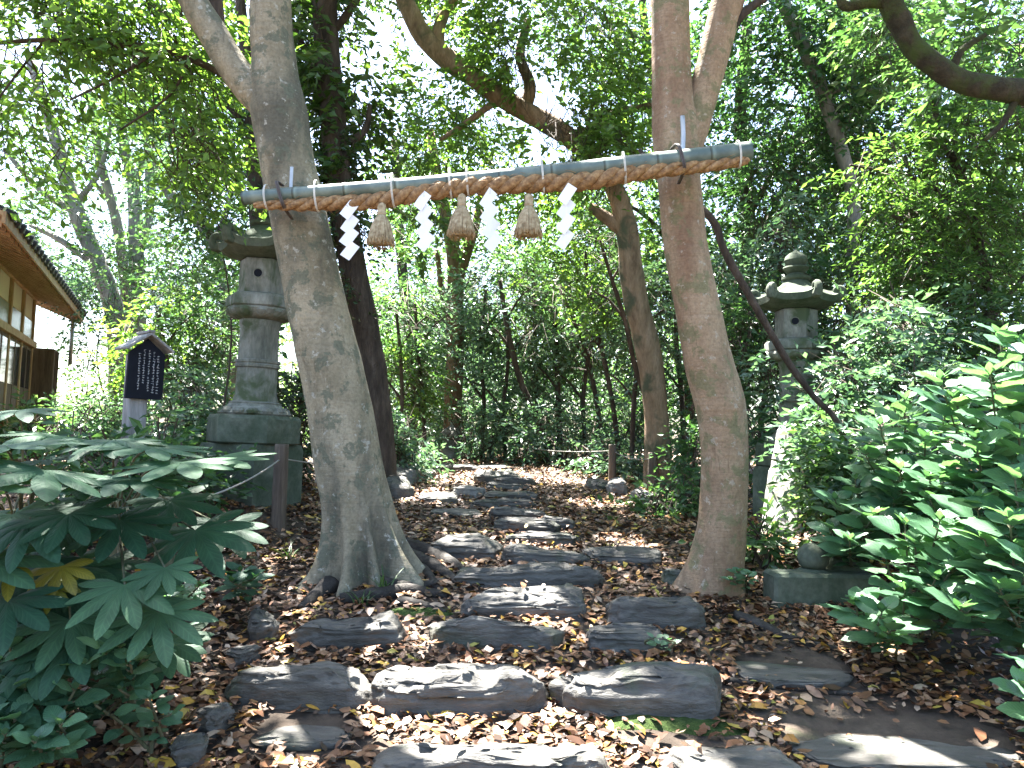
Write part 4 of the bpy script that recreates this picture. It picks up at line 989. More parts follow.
# dark ivy-clad tree behind the leaning trunk; its high canopy shades the path
t_ = tree('dark furrowed tree, ivy on it, just behind the leaning grey trunk', [(378, 440, 32), (374, 380, 28), (364, 320, 27), (350, 250, 27), (340, 190, 26), (333, 120, 26), (327, 50, 25), (322, -40, 24), (318, -200, 20), (312, -330, 14)], 8.2, 'bark_dark',
     [[(335, 140, 10), (352, 140, 9), (366, 128, 7), (370, 105, 5)], [(330, 90, 10), (310, 60, 8), (290, 20, 6)], [(326, 40, 9), (350, 10, 8), (380, -40, 6)]],
     [((-2.6, 8.2, 8.6), (3.8, 3.8, 1.4), 2500), ((1.2, 8.6, 9.0), (2.6, 3.2, 1.2), 560), bl(345, 60, 8.6, 52, 95, .9, 260), bl(305, 150, 8.8, 36, 90, .8, 180), bl(395, 200, 9.2, 50, 35, .8, 80), bl(345, 215, 8.4, 36, 50, .5, 90)], 'leaf_canopy', .125, .066, 10, .46, 21, thr=.36)
part('ivy', foliage('ivy', [bl(352, 260, 8.1, 20, 60, .22, 60), bl(340, 180, 8.1, 18, 60, .22, 60), bl(368, 350, 8.1, 16, 40, .2, 25)], M['leaf_ivy'], .07, .05, 6, .25, 22), None, t_)
tree('broad arching tree, brown trunk and huge limb bending over the path', [(657, 486, 30), (657, 450, 25), (655, 400, 24), (648, 350, 25), (638, 310, 25), (631, 270, 24), (627, 230, 22), (615, 190, 20), (590, 155, 19), (555, 128, 20), (510, 103, 20), (475, 78, 20), (448, 60, 21), (425, 38, 20), (408, 8, 18), (380, -60, 15)], 9.2, 'bark_mid',
     [[(442, 58, 12), (438, 35, 13), (446, 12, 11), (470, -15, 9)], [(525, 110, 14), (530, 85, 12), (520, 55, 10), (528, 20, 8)], [(575, 143, 12), (610, 115, 9), (650, 105, 7), (690, 80, 5)], [(627, 235, 14), (612, 222, 13), (598, 212, 11), (590, 207, 9)], [(500, 98, 8), (470, 120, 6), (440, 140, 4)]],
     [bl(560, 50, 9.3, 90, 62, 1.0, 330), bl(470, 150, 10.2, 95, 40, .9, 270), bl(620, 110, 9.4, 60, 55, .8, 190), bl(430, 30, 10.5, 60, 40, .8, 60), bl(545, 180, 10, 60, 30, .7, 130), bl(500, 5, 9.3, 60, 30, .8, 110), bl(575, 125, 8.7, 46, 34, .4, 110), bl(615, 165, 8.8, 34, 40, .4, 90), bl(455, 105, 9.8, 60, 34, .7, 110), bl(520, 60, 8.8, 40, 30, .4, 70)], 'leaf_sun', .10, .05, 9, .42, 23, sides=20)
tree('forked brown tree standing at the back of the clearing', [(453, 440, 19), (453, 400, 18), (455, 350, 18), (455, 300, 17), (456, 270, 18), (450, 235, 13), (440, 190, 10), (430, 130, 8)], 13.2, 'bark_brown', [[(456, 285, 12), (466, 255, 11), (478, 215, 9), (486, 170, 7)], [(452, 320, 7), (442, 290, 6), (437, 250, 5)]],
     [bl(450, 210, 13.6, 60, 50, 1.3, 230), bl(410, 280, 13, 40, 40, .9, 120), bl(500, 260, 14, 50, 40, 1.0, 150), bl(470, 330, 14.5, 50, 30, 1, 90)], 'leaf_mid', .11, .05, 9, .45, 24)
tree('slim pale tree leaning among dark foliage beyond the far lantern', [(852, 330, 12), (853, 250, 12), (853, 195, 13), (838, 140, 13), (818, 80, 13), (800, 40, 13), (780, -5, 13), (755, -70, 11)], 9.0, 'bark_pale', [[(838, 140, 6), (850, 115, 5), (862, 90, 4)], [(853, 200, 6), (866, 165, 5), (872, 140, 4)], [(822, 95, 6), (850, 88, 4), (880, 92, 3)]],
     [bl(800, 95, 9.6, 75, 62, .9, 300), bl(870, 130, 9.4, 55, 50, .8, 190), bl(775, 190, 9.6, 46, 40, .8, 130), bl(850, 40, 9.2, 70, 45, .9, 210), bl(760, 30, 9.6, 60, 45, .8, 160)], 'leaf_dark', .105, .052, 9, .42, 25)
# tree at the right edge whose mossy limb crosses the corner
tree('mossy tree beyond the frame whose dark limb hangs over the hydrangeas', [(1250, 560, 60), (1235, 400, 50), (1215, 250, 44), (1180, 140, 36), (1110, 108, 27), (1060, 98, 25), (1010, 90, 24), (965, 82, 23), (935, 66, 22), (912, 45, 22), (898, 18, 22), (884, -10, 21), (865, -60, 17)], 5.6, 'bark_moss',
     [[(890, 2, 14), (868, 2, 12), (845, 6, 10), (838, -10, 8)], [(950, 74, 10), (962, 50, 7), (985, 35, 5)], [(1020, 90, 9), (1005, 120, 6), (985, 140, 4)]],
     [((3.8, 4.0, 6.4), (2.4, 2.4, 1.2), 300), ((2.2, 3.2, 5.8), (1.3, 1.3, .7), 130), bl(990, 55, 6.4, 70, 45, .6, 110), bl(905, 40, 7.6, 60, 40, .6, 90)], 'leaf_mid', .11, .055, 10, .45, 26, sides=22, bmp=.2)
tree('drooping maple with feathery layered sprays above the hydrangeas', [(1000, 480, 14), (995, 380, 12), (985, 280, 11), (965, 190, 9), (940, 130, 7), (930, 80, 5)], 6.9, 'bark_dark', [[(985, 280, 7), (950, 240, 5), (890, 215, 3)], [(975, 220, 6), (920, 180, 4), (850, 165, 2.5)], [(990, 320, 6), (1030, 270, 5), (1070, 230, 3)], [(960, 175, 5), (1000, 120, 4), (1040, 100, 3)]],
     [bl(940, 165, 6.8, 85, 22, .7, 170), bl(920, 215, 6.7, 62, 20, .6, 120), bl(985, 215, 6.6, 70, 22, .6, 140), bl(960, 275, 6.7, 70, 20, .6, 120), bl(1000, 120, 6.5, 60, 20, .6, 100), bl(905, 262, 6.8, 36, 16, .5, 50)], 'leaf_maple', .085, .030, 13, .40, 27, flat=.35, thr=.3)
for lab, tr, d, mt, lb_, cr, lm, sd in [
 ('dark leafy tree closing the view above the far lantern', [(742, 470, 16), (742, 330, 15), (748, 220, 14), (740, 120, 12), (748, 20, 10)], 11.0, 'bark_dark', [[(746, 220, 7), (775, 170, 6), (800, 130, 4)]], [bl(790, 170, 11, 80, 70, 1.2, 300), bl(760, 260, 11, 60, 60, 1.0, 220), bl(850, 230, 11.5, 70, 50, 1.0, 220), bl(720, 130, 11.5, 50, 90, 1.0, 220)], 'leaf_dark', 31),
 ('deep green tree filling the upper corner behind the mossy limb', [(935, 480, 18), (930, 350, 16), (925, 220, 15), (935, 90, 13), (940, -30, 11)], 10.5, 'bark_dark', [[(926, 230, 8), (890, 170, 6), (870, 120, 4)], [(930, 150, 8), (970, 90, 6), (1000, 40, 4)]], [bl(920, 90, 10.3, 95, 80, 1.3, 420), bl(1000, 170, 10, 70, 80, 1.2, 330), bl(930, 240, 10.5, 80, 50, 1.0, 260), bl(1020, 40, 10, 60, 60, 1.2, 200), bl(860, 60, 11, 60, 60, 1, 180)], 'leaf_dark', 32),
 ('pale trunked tree against the bright sky above the shrine roof', [(120, 420, 20), (116, 320, 19), (96, 260, 17), (72, 200, 15), (56, 140, 12), (30, 60, 9)], 14.0, 'bark_pale', [[(100, 268, 8), (60, 240, 6), (30, 225, 4)], [(80, 215, 8), (40, 190, 6), (5, 150, 5)], [(75, 205, 7), (100, 170, 5), (112, 120, 4)]], [bl(50, 230, 14, 60, 30, 1.2, 80), bl(20, 190, 14, 50, 40, 1.2, 60), bl(100, 280, 14, 50, 25, 1, 90), bl(60, 130, 14, 70, 40, 1.2, 80)], 'leaf_mid', 33),
 ('slim grey tree, first of the bare pair beyond the notice sign', [(128, 420, 10), (126, 300, 10), (118, 230, 10), (108, 190, 9), (98, 150, 8), (90, 90, 7)], 15.0, 'bark_pale', [[(112, 205, 5), (92, 180, 4), (75, 170, 3)]], [bl(110, 120, 15, 70, 45, 1.2, 130), bl(130, 270, 15, 40, 25, 1, 60)], 'leaf_mid', 34),
 ('twin-stemmed tree, one stem pale and one dark, beyond the notice sign', [(142, 420, 16), (138, 320, 15), (136, 235, 14), (134, 190, 12), (126, 155, 10), (118, 100, 8)], 14.5, 'bark_pale', [[(140, 250, 9), (150, 210, 9), (149, 165, 8), (152, 100, 6)], [(134, 185, 6), (150, 150, 5), (165, 120, 4)]], [bl(150, 130, 14.5, 60, 40, 1.1, 150), bl(160, 250, 14, 45, 25, 1, 70)], 'leaf_mid', 35),
 ('tree with a thick bough leaning away from the twin stems', [(232, 420, 14), (226, 300, 13), (212, 242, 13), (196, 218, 12), (172, 196, 11), (155, 170, 9), (140, 120, 6)], 12.5, 'bark_pale', [[(215, 245, 7), (228, 205, 6), (240, 150, 5)], [(190, 212, 5), (180, 180, 4), (186, 140, 3)]], [bl(200, 200, 12.6, 60, 50, 1.0, 170), bl(225, 270, 12.4, 40, 40, .8, 130), bl(190, 130, 12.5, 60, 40, 1.0, 110)], 'leaf_blue', 36),
 ('shaded trunk close behind the mossy lantern', [(272, 480, 22), (270, 400, 20), (266, 330, 19), (262, 270, 18), (256, 200, 16), (250, 100, 13), (240, 0, 10)], 8.0, 'bark_dark', [[(262, 260, 7), (240, 240, 5), (220, 235, 3)], [(252, 140, 8), (232, 110, 6), (205, 90, 4)]], [bl(235, 150, 8.3, 36, 40, .6, 70), bl(285, 250, 8.4, 30, 60, .6, 110), bl(200, 110, 8.2, 50, 50, .8, 110)], 'leaf_dark', 37),
 ('tall thin tree rising behind the arching brown tree\'s limb', [(690, 470, 12), (688, 350, 11), (680, 240, 10), (660, 120, 9), (645, 30, 8), (640, -40, 7)], 12.5, 'bark_dark', [[(682, 260, 6), (650, 220, 5), (620, 200, 3)]], [bl(620, 190, 12.5, 60, 45, 1.0, 220), bl(690, 250, 12, 50, 50, 1, 200), bl(650, 60, 12, 60, 60, 1.1, 210), bl(560, 230, 13, 60, 45, 1.0, 220), bl(590, 20, 12.5, 60, 45, 1, 120)], 'leaf_mid', 38),
 ('far mid-green tree between the forked tree and the dark ivy tree', [(410, 440, 12), (408, 340, 11), (400, 240, 10), (395, 140, 8)], 16.0, 'bark_dark', [[(402, 260, 5), (420, 200, 4), (440, 160, 3)]], [bl(395, 290, 16, 50, 60, 1.3, 200), bl(385, 180, 16, 50, 40, 1.2, 90), bl(430, 150, 16, 50, 40, 1.2, 60)], 'leaf_mid', 39)]:
    tree(lab, tr, d, mt, lb_, cr, lm, .115, .056, 9, .46, sd)
# saplings of the thicket
SAP = [
 ('crooked sapling bending toward the far post', [(545, 455, 6), (538, 420, 6), (522, 385, 6), (512, 350, 6), (506, 320, 5), (500, 280, 4)], 12.0),
 ('straight dark sapling in the middle of the thicket', [(536, 450, 5), (536, 390, 5), (535, 330, 4), (533, 270, 3.5)], 13.5),
 ('slim sapling just beyond the straight dark one', [(560, 450, 6), (558, 390, 5.5), (556, 340, 5), (552, 280, 4)], 12.5),
 ('leaning sapling whose top tilts toward the clearing', [(603, 455, 5), (598, 410, 5), (588, 360, 4.5), (574, 320, 4), (560, 290, 3)], 11.5),
 ('long slanting sapling crossing the taller log post', [(618, 450, 5), (612, 400, 5), (602, 350, 5), (590, 300, 4), (585, 250, 3)], 10.8),
 ('thin sapling arching before the brown arching trunk', [(668, 440, 5), (650, 405, 5), (636, 370, 5), (625, 320, 4.5), (612, 280, 4), (600, 240, 3)], 9.8),
 ('spindly sapling close beside the forked brown tree', [(425, 450, 4), (423, 400, 4), (418, 350, 3.5), (415, 300, 3)], 11.5),
 ('fine sapling between the ivy tree and the clearing', [(398, 455, 4), (402, 400, 4), (400, 350, 3.5), (396, 310, 3)], 11.0),
 ('dark sapling standing behind the notice sign', [(176, 440, 8), (172, 400, 8), (164, 350, 7), (158, 310, 5)], 9.5),
 ('sapling forked low behind the slanting dead branch', [(718, 455, 6), (722, 400, 6), (730, 340, 5), (736, 280, 4)], 9.5),
 ('hair-thin sapling halfway between forked tree and crooked sapling', [(482, 450, 4), (484, 400, 4), (480, 340, 3.5), (486, 290, 3)], 13.0),
 ('pair-less thin sapling just before the crooked one', [(505, 452, 4), (503, 410, 4), (508, 360, 3.5), (504, 310, 3)], 12.6),
 ('thin sapling beside the leaning one, curving the other way', [(586, 452, 5), (583, 400, 4.5), (590, 350, 4), (604, 300, 3)], 12.0),
 ('slender sapling seen right next to the brown arching trunk', [(632, 455, 5), (634, 400, 5), (640, 340, 4), (642, 290, 3.5)], 10.2),
 ('dark sapling between arching trunk and curved tan tree', [(684, 452, 5), (681, 390, 5), (676, 330, 4.5), (680, 260, 4)], 10.6),
 ('thin sapling leaning behind the far lantern\'s shaft', [(760, 440, 6), (768, 370, 5.5), (778, 300, 5), (782, 220, 4)], 8.8),
]
for k, (lab, tr, d) in enumerate(SAP):
    x0, y0 = tr[-1][:2]
    tree(lab, tr, d, 'bark_dark', [[(tr[-2][0], tr[-2][1], 3), (tr[-2][0] + 14, tr[-2][1] - 22, 2), (tr[-2][0] + 30, tr[-2][1] - 36, 1.2)], [(tr[-3][0], tr[-3][1], 3), (tr[-3][0] - 16, tr[-3][1] - 20, 2), (tr[-3][0] - 30, tr[-3][1] - 28, 1.2)]],
         [bl(x0, y0 + 8, d, 42, 32, .7, 80), bl(x0 + 16, y0 + 60, d + .2, 36, 24, .6, 46), bl(x0 - 18, y0 + 45, d + .4, 32, 22, .6, 40)], ['leaf_blue', 'leaf_mid', 'leaf_sun'][k % 3] if k < 10 else 'leaf_blue', .095, .045, 9, .36, 50 + k, 'slim saplings of the thicket', 8, .38, 'sapling', 'sapling', bmp=.08)

# ------------------------------------------------------------------ shrubs (small leaved)
def shrub(label, blobs, lm, L=.09, W=.042, seed=1, k=9, sl=.34, group='shrubs of the thicket', thr=.42, flat=.75, name='shrub', nst=5):
    c = blobs[0][0]; g = float(ground(c[0], c[1])); base = np.array([c[0], c[1], g])
    o = thing(name, label, 'shrub', base, group); mb = MB(); rn = random.Random(seed)
    if c[2] - blobs[0][1][2] - g > .9: nst = 1
    for q in range(nst):
        b_ = blobs[q % len(blobs)]; e_ = b_[0] + np.array([rn.uniform(-.5, .5) * b_[1][0], rn.uniform(-.4, .4) * b_[1][1], rn.uniform(-.1, .5) * b_[1][2]])
        s_ = base + [rn.uniform(-.1, .1), rn.uniform(-.1, .1), -.03]; wv = .08 + .10 * (c[2] - g); mid = s_ + (e_ - s_) * .5 + [rn.uniform(-wv, wv), rn.uniform(-wv, wv), .08]
        mb.tube([s_, mid, e_], [.014, .010, .004], 6, sub=4)
    part('stem', mb, M['twig'], o)
    part('foliage', foliage('foliage', blobs, M[lm], L, W, k, sl, seed, thr=thr, flat=flat, droop=.1), None, o)
SH_ = [
 ('low bluish shrub along the back of the clearing, under the forked tree', [bl(470, 428, 12.2, 46, 26, .6, 130), bl(515, 424, 12.4, 40, 24, .6, 90)], 'leaf_blue'),
 ('low dark shrub behind the thin far post and the rope', [bl(560, 430, 11.6, 46, 26, .6, 120), bl(528, 440, 12, 30, 16, .5, 50)], 'leaf_blue'),
 ('fresh green shrub at the taller log post', [bl(612, 428, 11.4, 40, 30, .6, 110), bl(640, 415, 10.8, 30, 36, .6, 80)], 'leaf_blue'),
 ('tall pale shrub in the middle of the thicket, catching the sun', [bl(520, 345, 13.8, 64, 56, 1.0, 300), bl(560, 385, 13, 50, 38, .8, 170), bl(500, 290, 14.2, 50, 34, .9, 130)], 'leaf_blue'),
 ('tall shrub between the saplings and the brown arching trunk', [bl(600, 350, 12.8, 48, 55, .8, 220), bl(625, 300, 12.6, 40, 40, .7, 130)], 'leaf_mid'),
 ('airy pale shrub under the forked tree\'s lower boughs', [bl(412, 350, 14.0, 46, 50, .8, 190), bl(430, 390, 13.4, 34, 30, .6, 90)], 'leaf_blue'),
 ('sunlit pale low shrub beside the leaning trunk and the clearing', [bl(400, 440, 9.4, 28, 24, .5, 120), bl(388, 420, 9.8, 22, 26, .4, 70)], 'leaf_blue'),
 ('bright shrub filling the gap between ivy tree and leaning trunk', [bl(400, 385, 11.2, 34, 40, .6, 140)], 'leaf_sun'),
 ('sunlit grey-green shrub behind the notice sign\'s roof', [bl(130, 300, 12.6, 64, 40, .9, 200), bl(180, 335, 11.8, 44, 44, .8, 150)], 'leaf_blue'),
 ('pale glittering shrub between notice sign and mossy lantern', [bl(182, 385, 9.2, 30, 34, .5, 120), bl(196, 340, 9.6, 26, 36, .5, 100)], 'leaf_blue'),
 ('low shrub at the foot of the shrine wall', [bl(88, 345, 13.6, 26, 26, .6, 60), bl(102, 400, 10.5, 30, 26, .5, 80)], 'leaf_mid'),
 ('dark creeper-like shrub behind the mossy lantern\'s plinth', [bl(296, 420, 7.6, 16, 55, .35, 130), bl(300, 470, 7.2, 18, 24, .3, 50)], 'leaf_ivy'),
 ('dark low shrub at the brown arching trunk\'s foot', [bl(706, 455, 8.4, 26, 40, .45, 120), bl(684, 500, 7.4, 24, 14, .35, 70)], 'leaf_dark'),
 ('shrub with sunlit leaves wrapped around the far lantern\'s shaft', [bl(846, 395, 6.3, 32, 46, .4, 150), bl(828, 442, 6.1, 22, 30, .3, 80), bl(770, 372, 7.3, 14, 30, .25, 36)], 'leaf_blue'),
 ('dense shrub behind the slanting dead branch and the far lantern', [bl(755, 350, 8.2, 34, 60, .6, 190), bl(765, 420, 7.6, 26, 40, .4, 100)], 'leaf_dark'),
 ('bushy shrub between far lantern and the maple', [bl(886, 338, 6.4, 36, 40, .5, 150), bl(905, 395, 6.0, 42, 36, .5, 150)], 'leaf_blue'),
 ('shrub in the shade right under the maple\'s sprays', [bl(960, 330, 6.6, 52, 44, .6, 200), bl(1000, 380, 6.0, 50, 50, .6, 170)], 'leaf_mid'),
 ('dark shrub beyond the far lantern, against the deep woods', [bl(850, 300, 8.6, 50, 50, .7, 220), bl(800, 320, 8.4, 40, 50, .6, 160)], 'leaf_dark'),
 ('low leafy shrub at the pale leaning slab\'s side', [bl(836, 492, 5.6, 24, 24, .3, 80), bl(850, 468, 5.5, 24, 30, .3, 90)], 'leaf_mid'),
 ('shrub spilling over the brown post\'s rope behind the hydrangeas', [bl(890, 455, 5.4, 44, 34, .4, 150)], 'leaf_blue'),
 ('small shrub sprouting beside the pale rocks and short log post', [bl(660, 508, 7.0, 22, 12, .25, 60)], 'leaf_mid'),
 ('tall leafy shrub behind the shrine roof corner', [bl(90, 270, 15.5, 56, 40, 1.0, 190), bl(140, 235, 16, 50, 34, 1.0, 130), bl(60, 220, 16.5, 50, 34, 1, 90)], 'leaf_blue'),
 ('yellow-green shrub hanging above the mossy lantern', [bl(215, 215, 7.4, 26, 30, .4, 70), bl(180, 260, 9.0, 34, 40, .5, 80)], 'leaf_mid'),
 ('mid-height shrub behind lantern shaft and notice sign', [bl(222, 330, 9.8, 22, 50, .5, 120)], 'leaf_mid'),
 ('broad shrub beneath the thin tall tree and arching limb', [bl(680, 330, 11.0, 46, 60, .8, 220), bl(700, 400, 10.4, 36, 40, .6, 120)], 'leaf_dark'),
 ('low shrub on the ground behind the sign post, shrine side', [bl(70, 425, 9.0, 36, 24, .5, 110), bl(104, 418, 9.4, 30, 26, .5, 90)], 'leaf_blue'),
 ('low bright shrub between sign post and lantern plinth', [bl(178, 425, 8.0, 30, 22, .4, 110), bl(200, 405, 8.4, 20, 24, .3, 60)], 'leaf_blue'),
 ('shrub hugging the near side of the shrine wall', [bl(40, 428, 8.2, 34, 20, .4, 90)], 'leaf_mid'),
 ('pale fern-like low shrub just behind the taller log post', [bl(590, 456, 10.4, 40, 10, .4, 80), bl(632, 462, 9.8, 24, 10, .3, 40)], 'leaf_blue'),
 ('tiny low shrub filling the gap between tan tree and brown post', [bl(762, 540, 5.2, 12, 9, .15, 34)], 'leaf_mid'),
 ('low shrub beneath the ivy-clad tree beside the dark boulder', [bl(405, 462, 9.0, 24, 12, .3, 60)], 'leaf_blue'),
 ('dark low shrub between the fatsia and the notice post', [bl(70, 462, 4.9, 60, 20, .4, 110), bl(120, 478, 4.6, 40, 16, .3, 60)], 'leaf_dark'),
 ('dark low shrub at the side of the lantern foundation', [bl(185, 468, 5.6, 26, 18, .3, 70), bl(160, 450, 6.2, 26, 18, .3, 50)], 'leaf_dark'),
]
for k, (l, bb, lm) in enumerate(SH_):
    shrub(l, bb, lm, seed=100 + k)

# low thicket behind the clearing
THK = ['in line with the leaning trunk', 'in line with the ivy-clad tree', 'left of the forked brown tree', 'right behind the forked brown tree', 'in line with the sunny clearing', 'in line with the upper steps', 'in line with the crooked sapling', 'in line with the straight dark sapling', 'in line with the taller log post', 'in line with the shorter log post', 'in line with the curved tan tree', 'in line with the far stone lantern']
for k, wh in enumerate(THK):
    px = 360 + k * 34; d = 14.5 + (k * 7 % 5) * .9
    shrub('high green thicket shrub far back, ' + wh, [bl(px, 405, d, 42, 40, 1.0, 170), bl(px + 14, 345, d + .8, 40, 40, 1.0, 130), bl(px - 8, 440, d - .5, 36, 20, .7, 70)], ['leaf_mid', 'leaf_blue', 'leaf_dark', 'leaf_blue'][k % 4], .11, .055, 200 + k, nst=3)
# deep woodland that reads as one mass far behind
rng = np.random.default_rng(77); bb = []
for k in range(46):
    px = rng.uniform(230, 1250); d = rng.uniform(20, 34); py = rng.uniform(200, 430)
    if px < 460: py = rng.uniform(330, 430)
    c = pix(px, py, d); bb.append((c, (rng.uniform(1.6, 3.0), 1.8, rng.uniform(1.2, 2.4)), 150))
for k in range(12):
    px = rng.uniform(-300, 230); d = rng.uniform(26, 36); bb.append((pix(px, rng.uniform(400, 440), d), (2.6, 1.8, 1.5), 110))
o = part('woodland', foliage('woodland', bb, M['leaf_far'], .21, .105, 9, .8, 78, thr=.34, twig=False), None)
tag(o, 'deep mass of woodland foliage far beyond the thicket', 'woodland', None, 'stuff')

# ------------------------------------------------------------------ broad-leaved plants
def blade(mb, p, d, n, L, W, mat=0, droop=.25, fold=.18, nl=7, pw=.75, wav=0.0):
    d = d / np.linalg.norm(d); b = np.cross(n, d); b /= np.linalg.norm(b) + 1e-9; n = np.cross(d, b)
    V = []; uv = []
    for i_ in range(nl):
        s = i_ / (nl - 1); w_ = W * max(.015, math.sin(math.pi * min(1, s ** pw * .97 + .015)) ** .85) * .5
        c = p + d * (L * s * (1 - .12 * droop * s)) - n * (droop * L * s * s * .6)
        for a in (-1, -.5, 0, .5, 1):
            V.append(c + b * (w_ * a) + n * (fold * w_ * abs(a) * (1.5 - abs(a)) + wav * w_ * math.sin(s * 14 + a * 2) * abs(a))); uv.append((a, s))
    F4 = [[i_ * 5 + j, i_ * 5 + j + 1, i_ * 5 + j + 6, i_ * 5 + j + 5] for i_ in range(nl - 1) for j in range(4)]
    mb.add(V, None, F4, mat, uv)
def leafy_stem(ml, ms, base, top, rn, leafL, start=.3, gap=.06, face=(0, -1, 0)):
    base = np.asarray(base, float); top = np.asarray(top, float); mid = (base + top) / 2 + np.array([rn.uniform(-.05, .05), rn.uniform(-.05, .05), rn.uniform(0, .06)])
    ms.tube([base, mid, top], [.008, .006, .004], 6, sub=5)
    H = np.linalg.norm(top - base); n = max(2, int(H * (1 - start) / gap)); az = rn.random() * 3.14
    ax = (top - mid) / np.linalg.norm(top - mid)
    for i_ in range(n + 1):
        f_ = start + (1 - start) * i_ / n; p = (1 - f_) ** 2 * base + 2 * f_ * (1 - f_) * mid + f_ ** 2 * top
        size = leafL * (.6 + .5 * math.sin(math.pi * min(1, .25 + .75 * (1 - i_ / n)))) * rn.uniform(.85, 1.15)
        if i_ == n: size *= .8
        el = .12 + .55 * (i_ / n) ** 2
        az += 1.5708 + rn.uniform(-.25, .25)
        for sg in (0, 3.1416):
            a = az + sg + rn.uniform(-.2, .2)
            d = np.array([math.cos(a), math.sin(a), el + rn.uniform(-.2, .15)]); d /= np.linalg.norm(d)
            nn = np.array([0, 0, 1.0]) + np.array([rn.uniform(-.3, .3), rn.uniform(-.75, .0), 0]) - d * .3
            pt = p + d * size * .18; ms.tube([p, pt], [.003, .0025], 4, sub=1)
            blade(ml, pt, d, nn, size, size * rn.uniform(.60, .72), 0, rn.uniform(.1, .4), .20, wav=.08)
    if n > 2:
        for a in np.arange(4) * 1.57 + az + .7:
            d = np.array([math.cos(a) * .5, math.sin(a) * .5, .8]); blade(ml, top, d, np.array([math.cos(a) * -.6, math.sin(a) * -.6, .6]), leafL * .45, leafL * .22, 0, .3, .3, 5)
def broad_shrub(label, base, stems, leafL, mat='leaf_hyd', seed=1, group='hydrangea shrubs beside the path', start=.3, name='hydrangea', cat='hydrangea'):
    rn = random.Random(seed); o = thing(name, label, cat, base, group); ml, ms = MB(), MB()
    for (tx, ty, tz) in stems:
        b_ = np.array(base) + [rn.uniform(-.06, .06), rn.uniform(-.06, .06), 0]; b_[2] = float(ground(b_[0], b_[1])) - .02
        leafy_stem(ml, ms, b_, np.array([tx, ty, tz]), rn, leafL * 1.06 * rn.uniform(.9, 1.1), start)
    part('stem', ms, M['wood_mossy'], o); part('foliage', ml, M[mat], o)
def stems_px(lst): return [tuple(pix(*q)) for q in lst]
HY = [
 ('low front hydrangea with two big rosettes over the litter', (880, 655), [(862, 602, 3.72), (882, 612, 3.5), (905, 590, 3.7), (856, 606, 3.75), (890, 632, 3.45)], .15),
 ('hydrangea spreading right behind the front rosettes', (925, 640), [(915, 545, 3.75), (940, 520, 3.6), (885, 555, 3.95), (960, 560, 3.5), (935, 580, 3.5), (905, 525, 3.9), (950, 600, 3.4)], .155),
 ('tallest hydrangea, its sunlit shoots topping all others', (1010, 600), [(1000, 335, 3.7), (990, 375, 3.5), (1025, 345, 3.6), (955, 400, 3.8), (1020, 425, 3.3), (1050, 390, 3.5), (975, 440, 3.5), (1035, 470, 3.3), (940, 380, 3.9)], .15),
 ('hydrangea with leaning bright shoots near the low rope', (915, 560), [(880, 425, 4.3), (905, 400, 4.4), (925, 440, 4.1), (865, 455, 4.4), (900, 470, 4.1), (945, 415, 4.2), (930, 480, 3.9)], .145),
 ('hydrangea shading the low stone block', (865, 580), [(835, 500, 4.4), (855, 480, 4.5), (875, 515, 4.2), (850, 540, 4.2), (895, 500, 4.3), (830, 530, 4.4)], .135),
 ('hydrangea cut by the picture edge, big leaves in shade', (1030, 670), [(1010, 520, 3.1), (1030, 560, 3.0), (985, 540, 3.2), (1000, 590, 3.1), (1050, 520, 3.1), (975, 500, 3.4), (1015, 480, 3.2), (960, 610, 3.2)], .155),
 ('hydrangea in the middle of the bank, dense and evenly green', (960, 600), [(950, 470, 3.8), (975, 480, 3.7), (930, 500, 3.9), (995, 500, 3.6), (960, 530, 3.6), (985, 560, 3.5), (1000, 450, 3.7)], .15),
 ('low hydrangea shoot poking in by the lower picture edge', (1045, 740), [(1025, 690, 2.75), (1040, 660, 2.8), (1060, 680, 2.7)], .12),
]
for k, (l, bp, st, lf) in enumerate(HY):
    b_ = gpt(*bp)[0]; broad_shrub(l, b_, stems_px(st), lf, seed=300 + k)
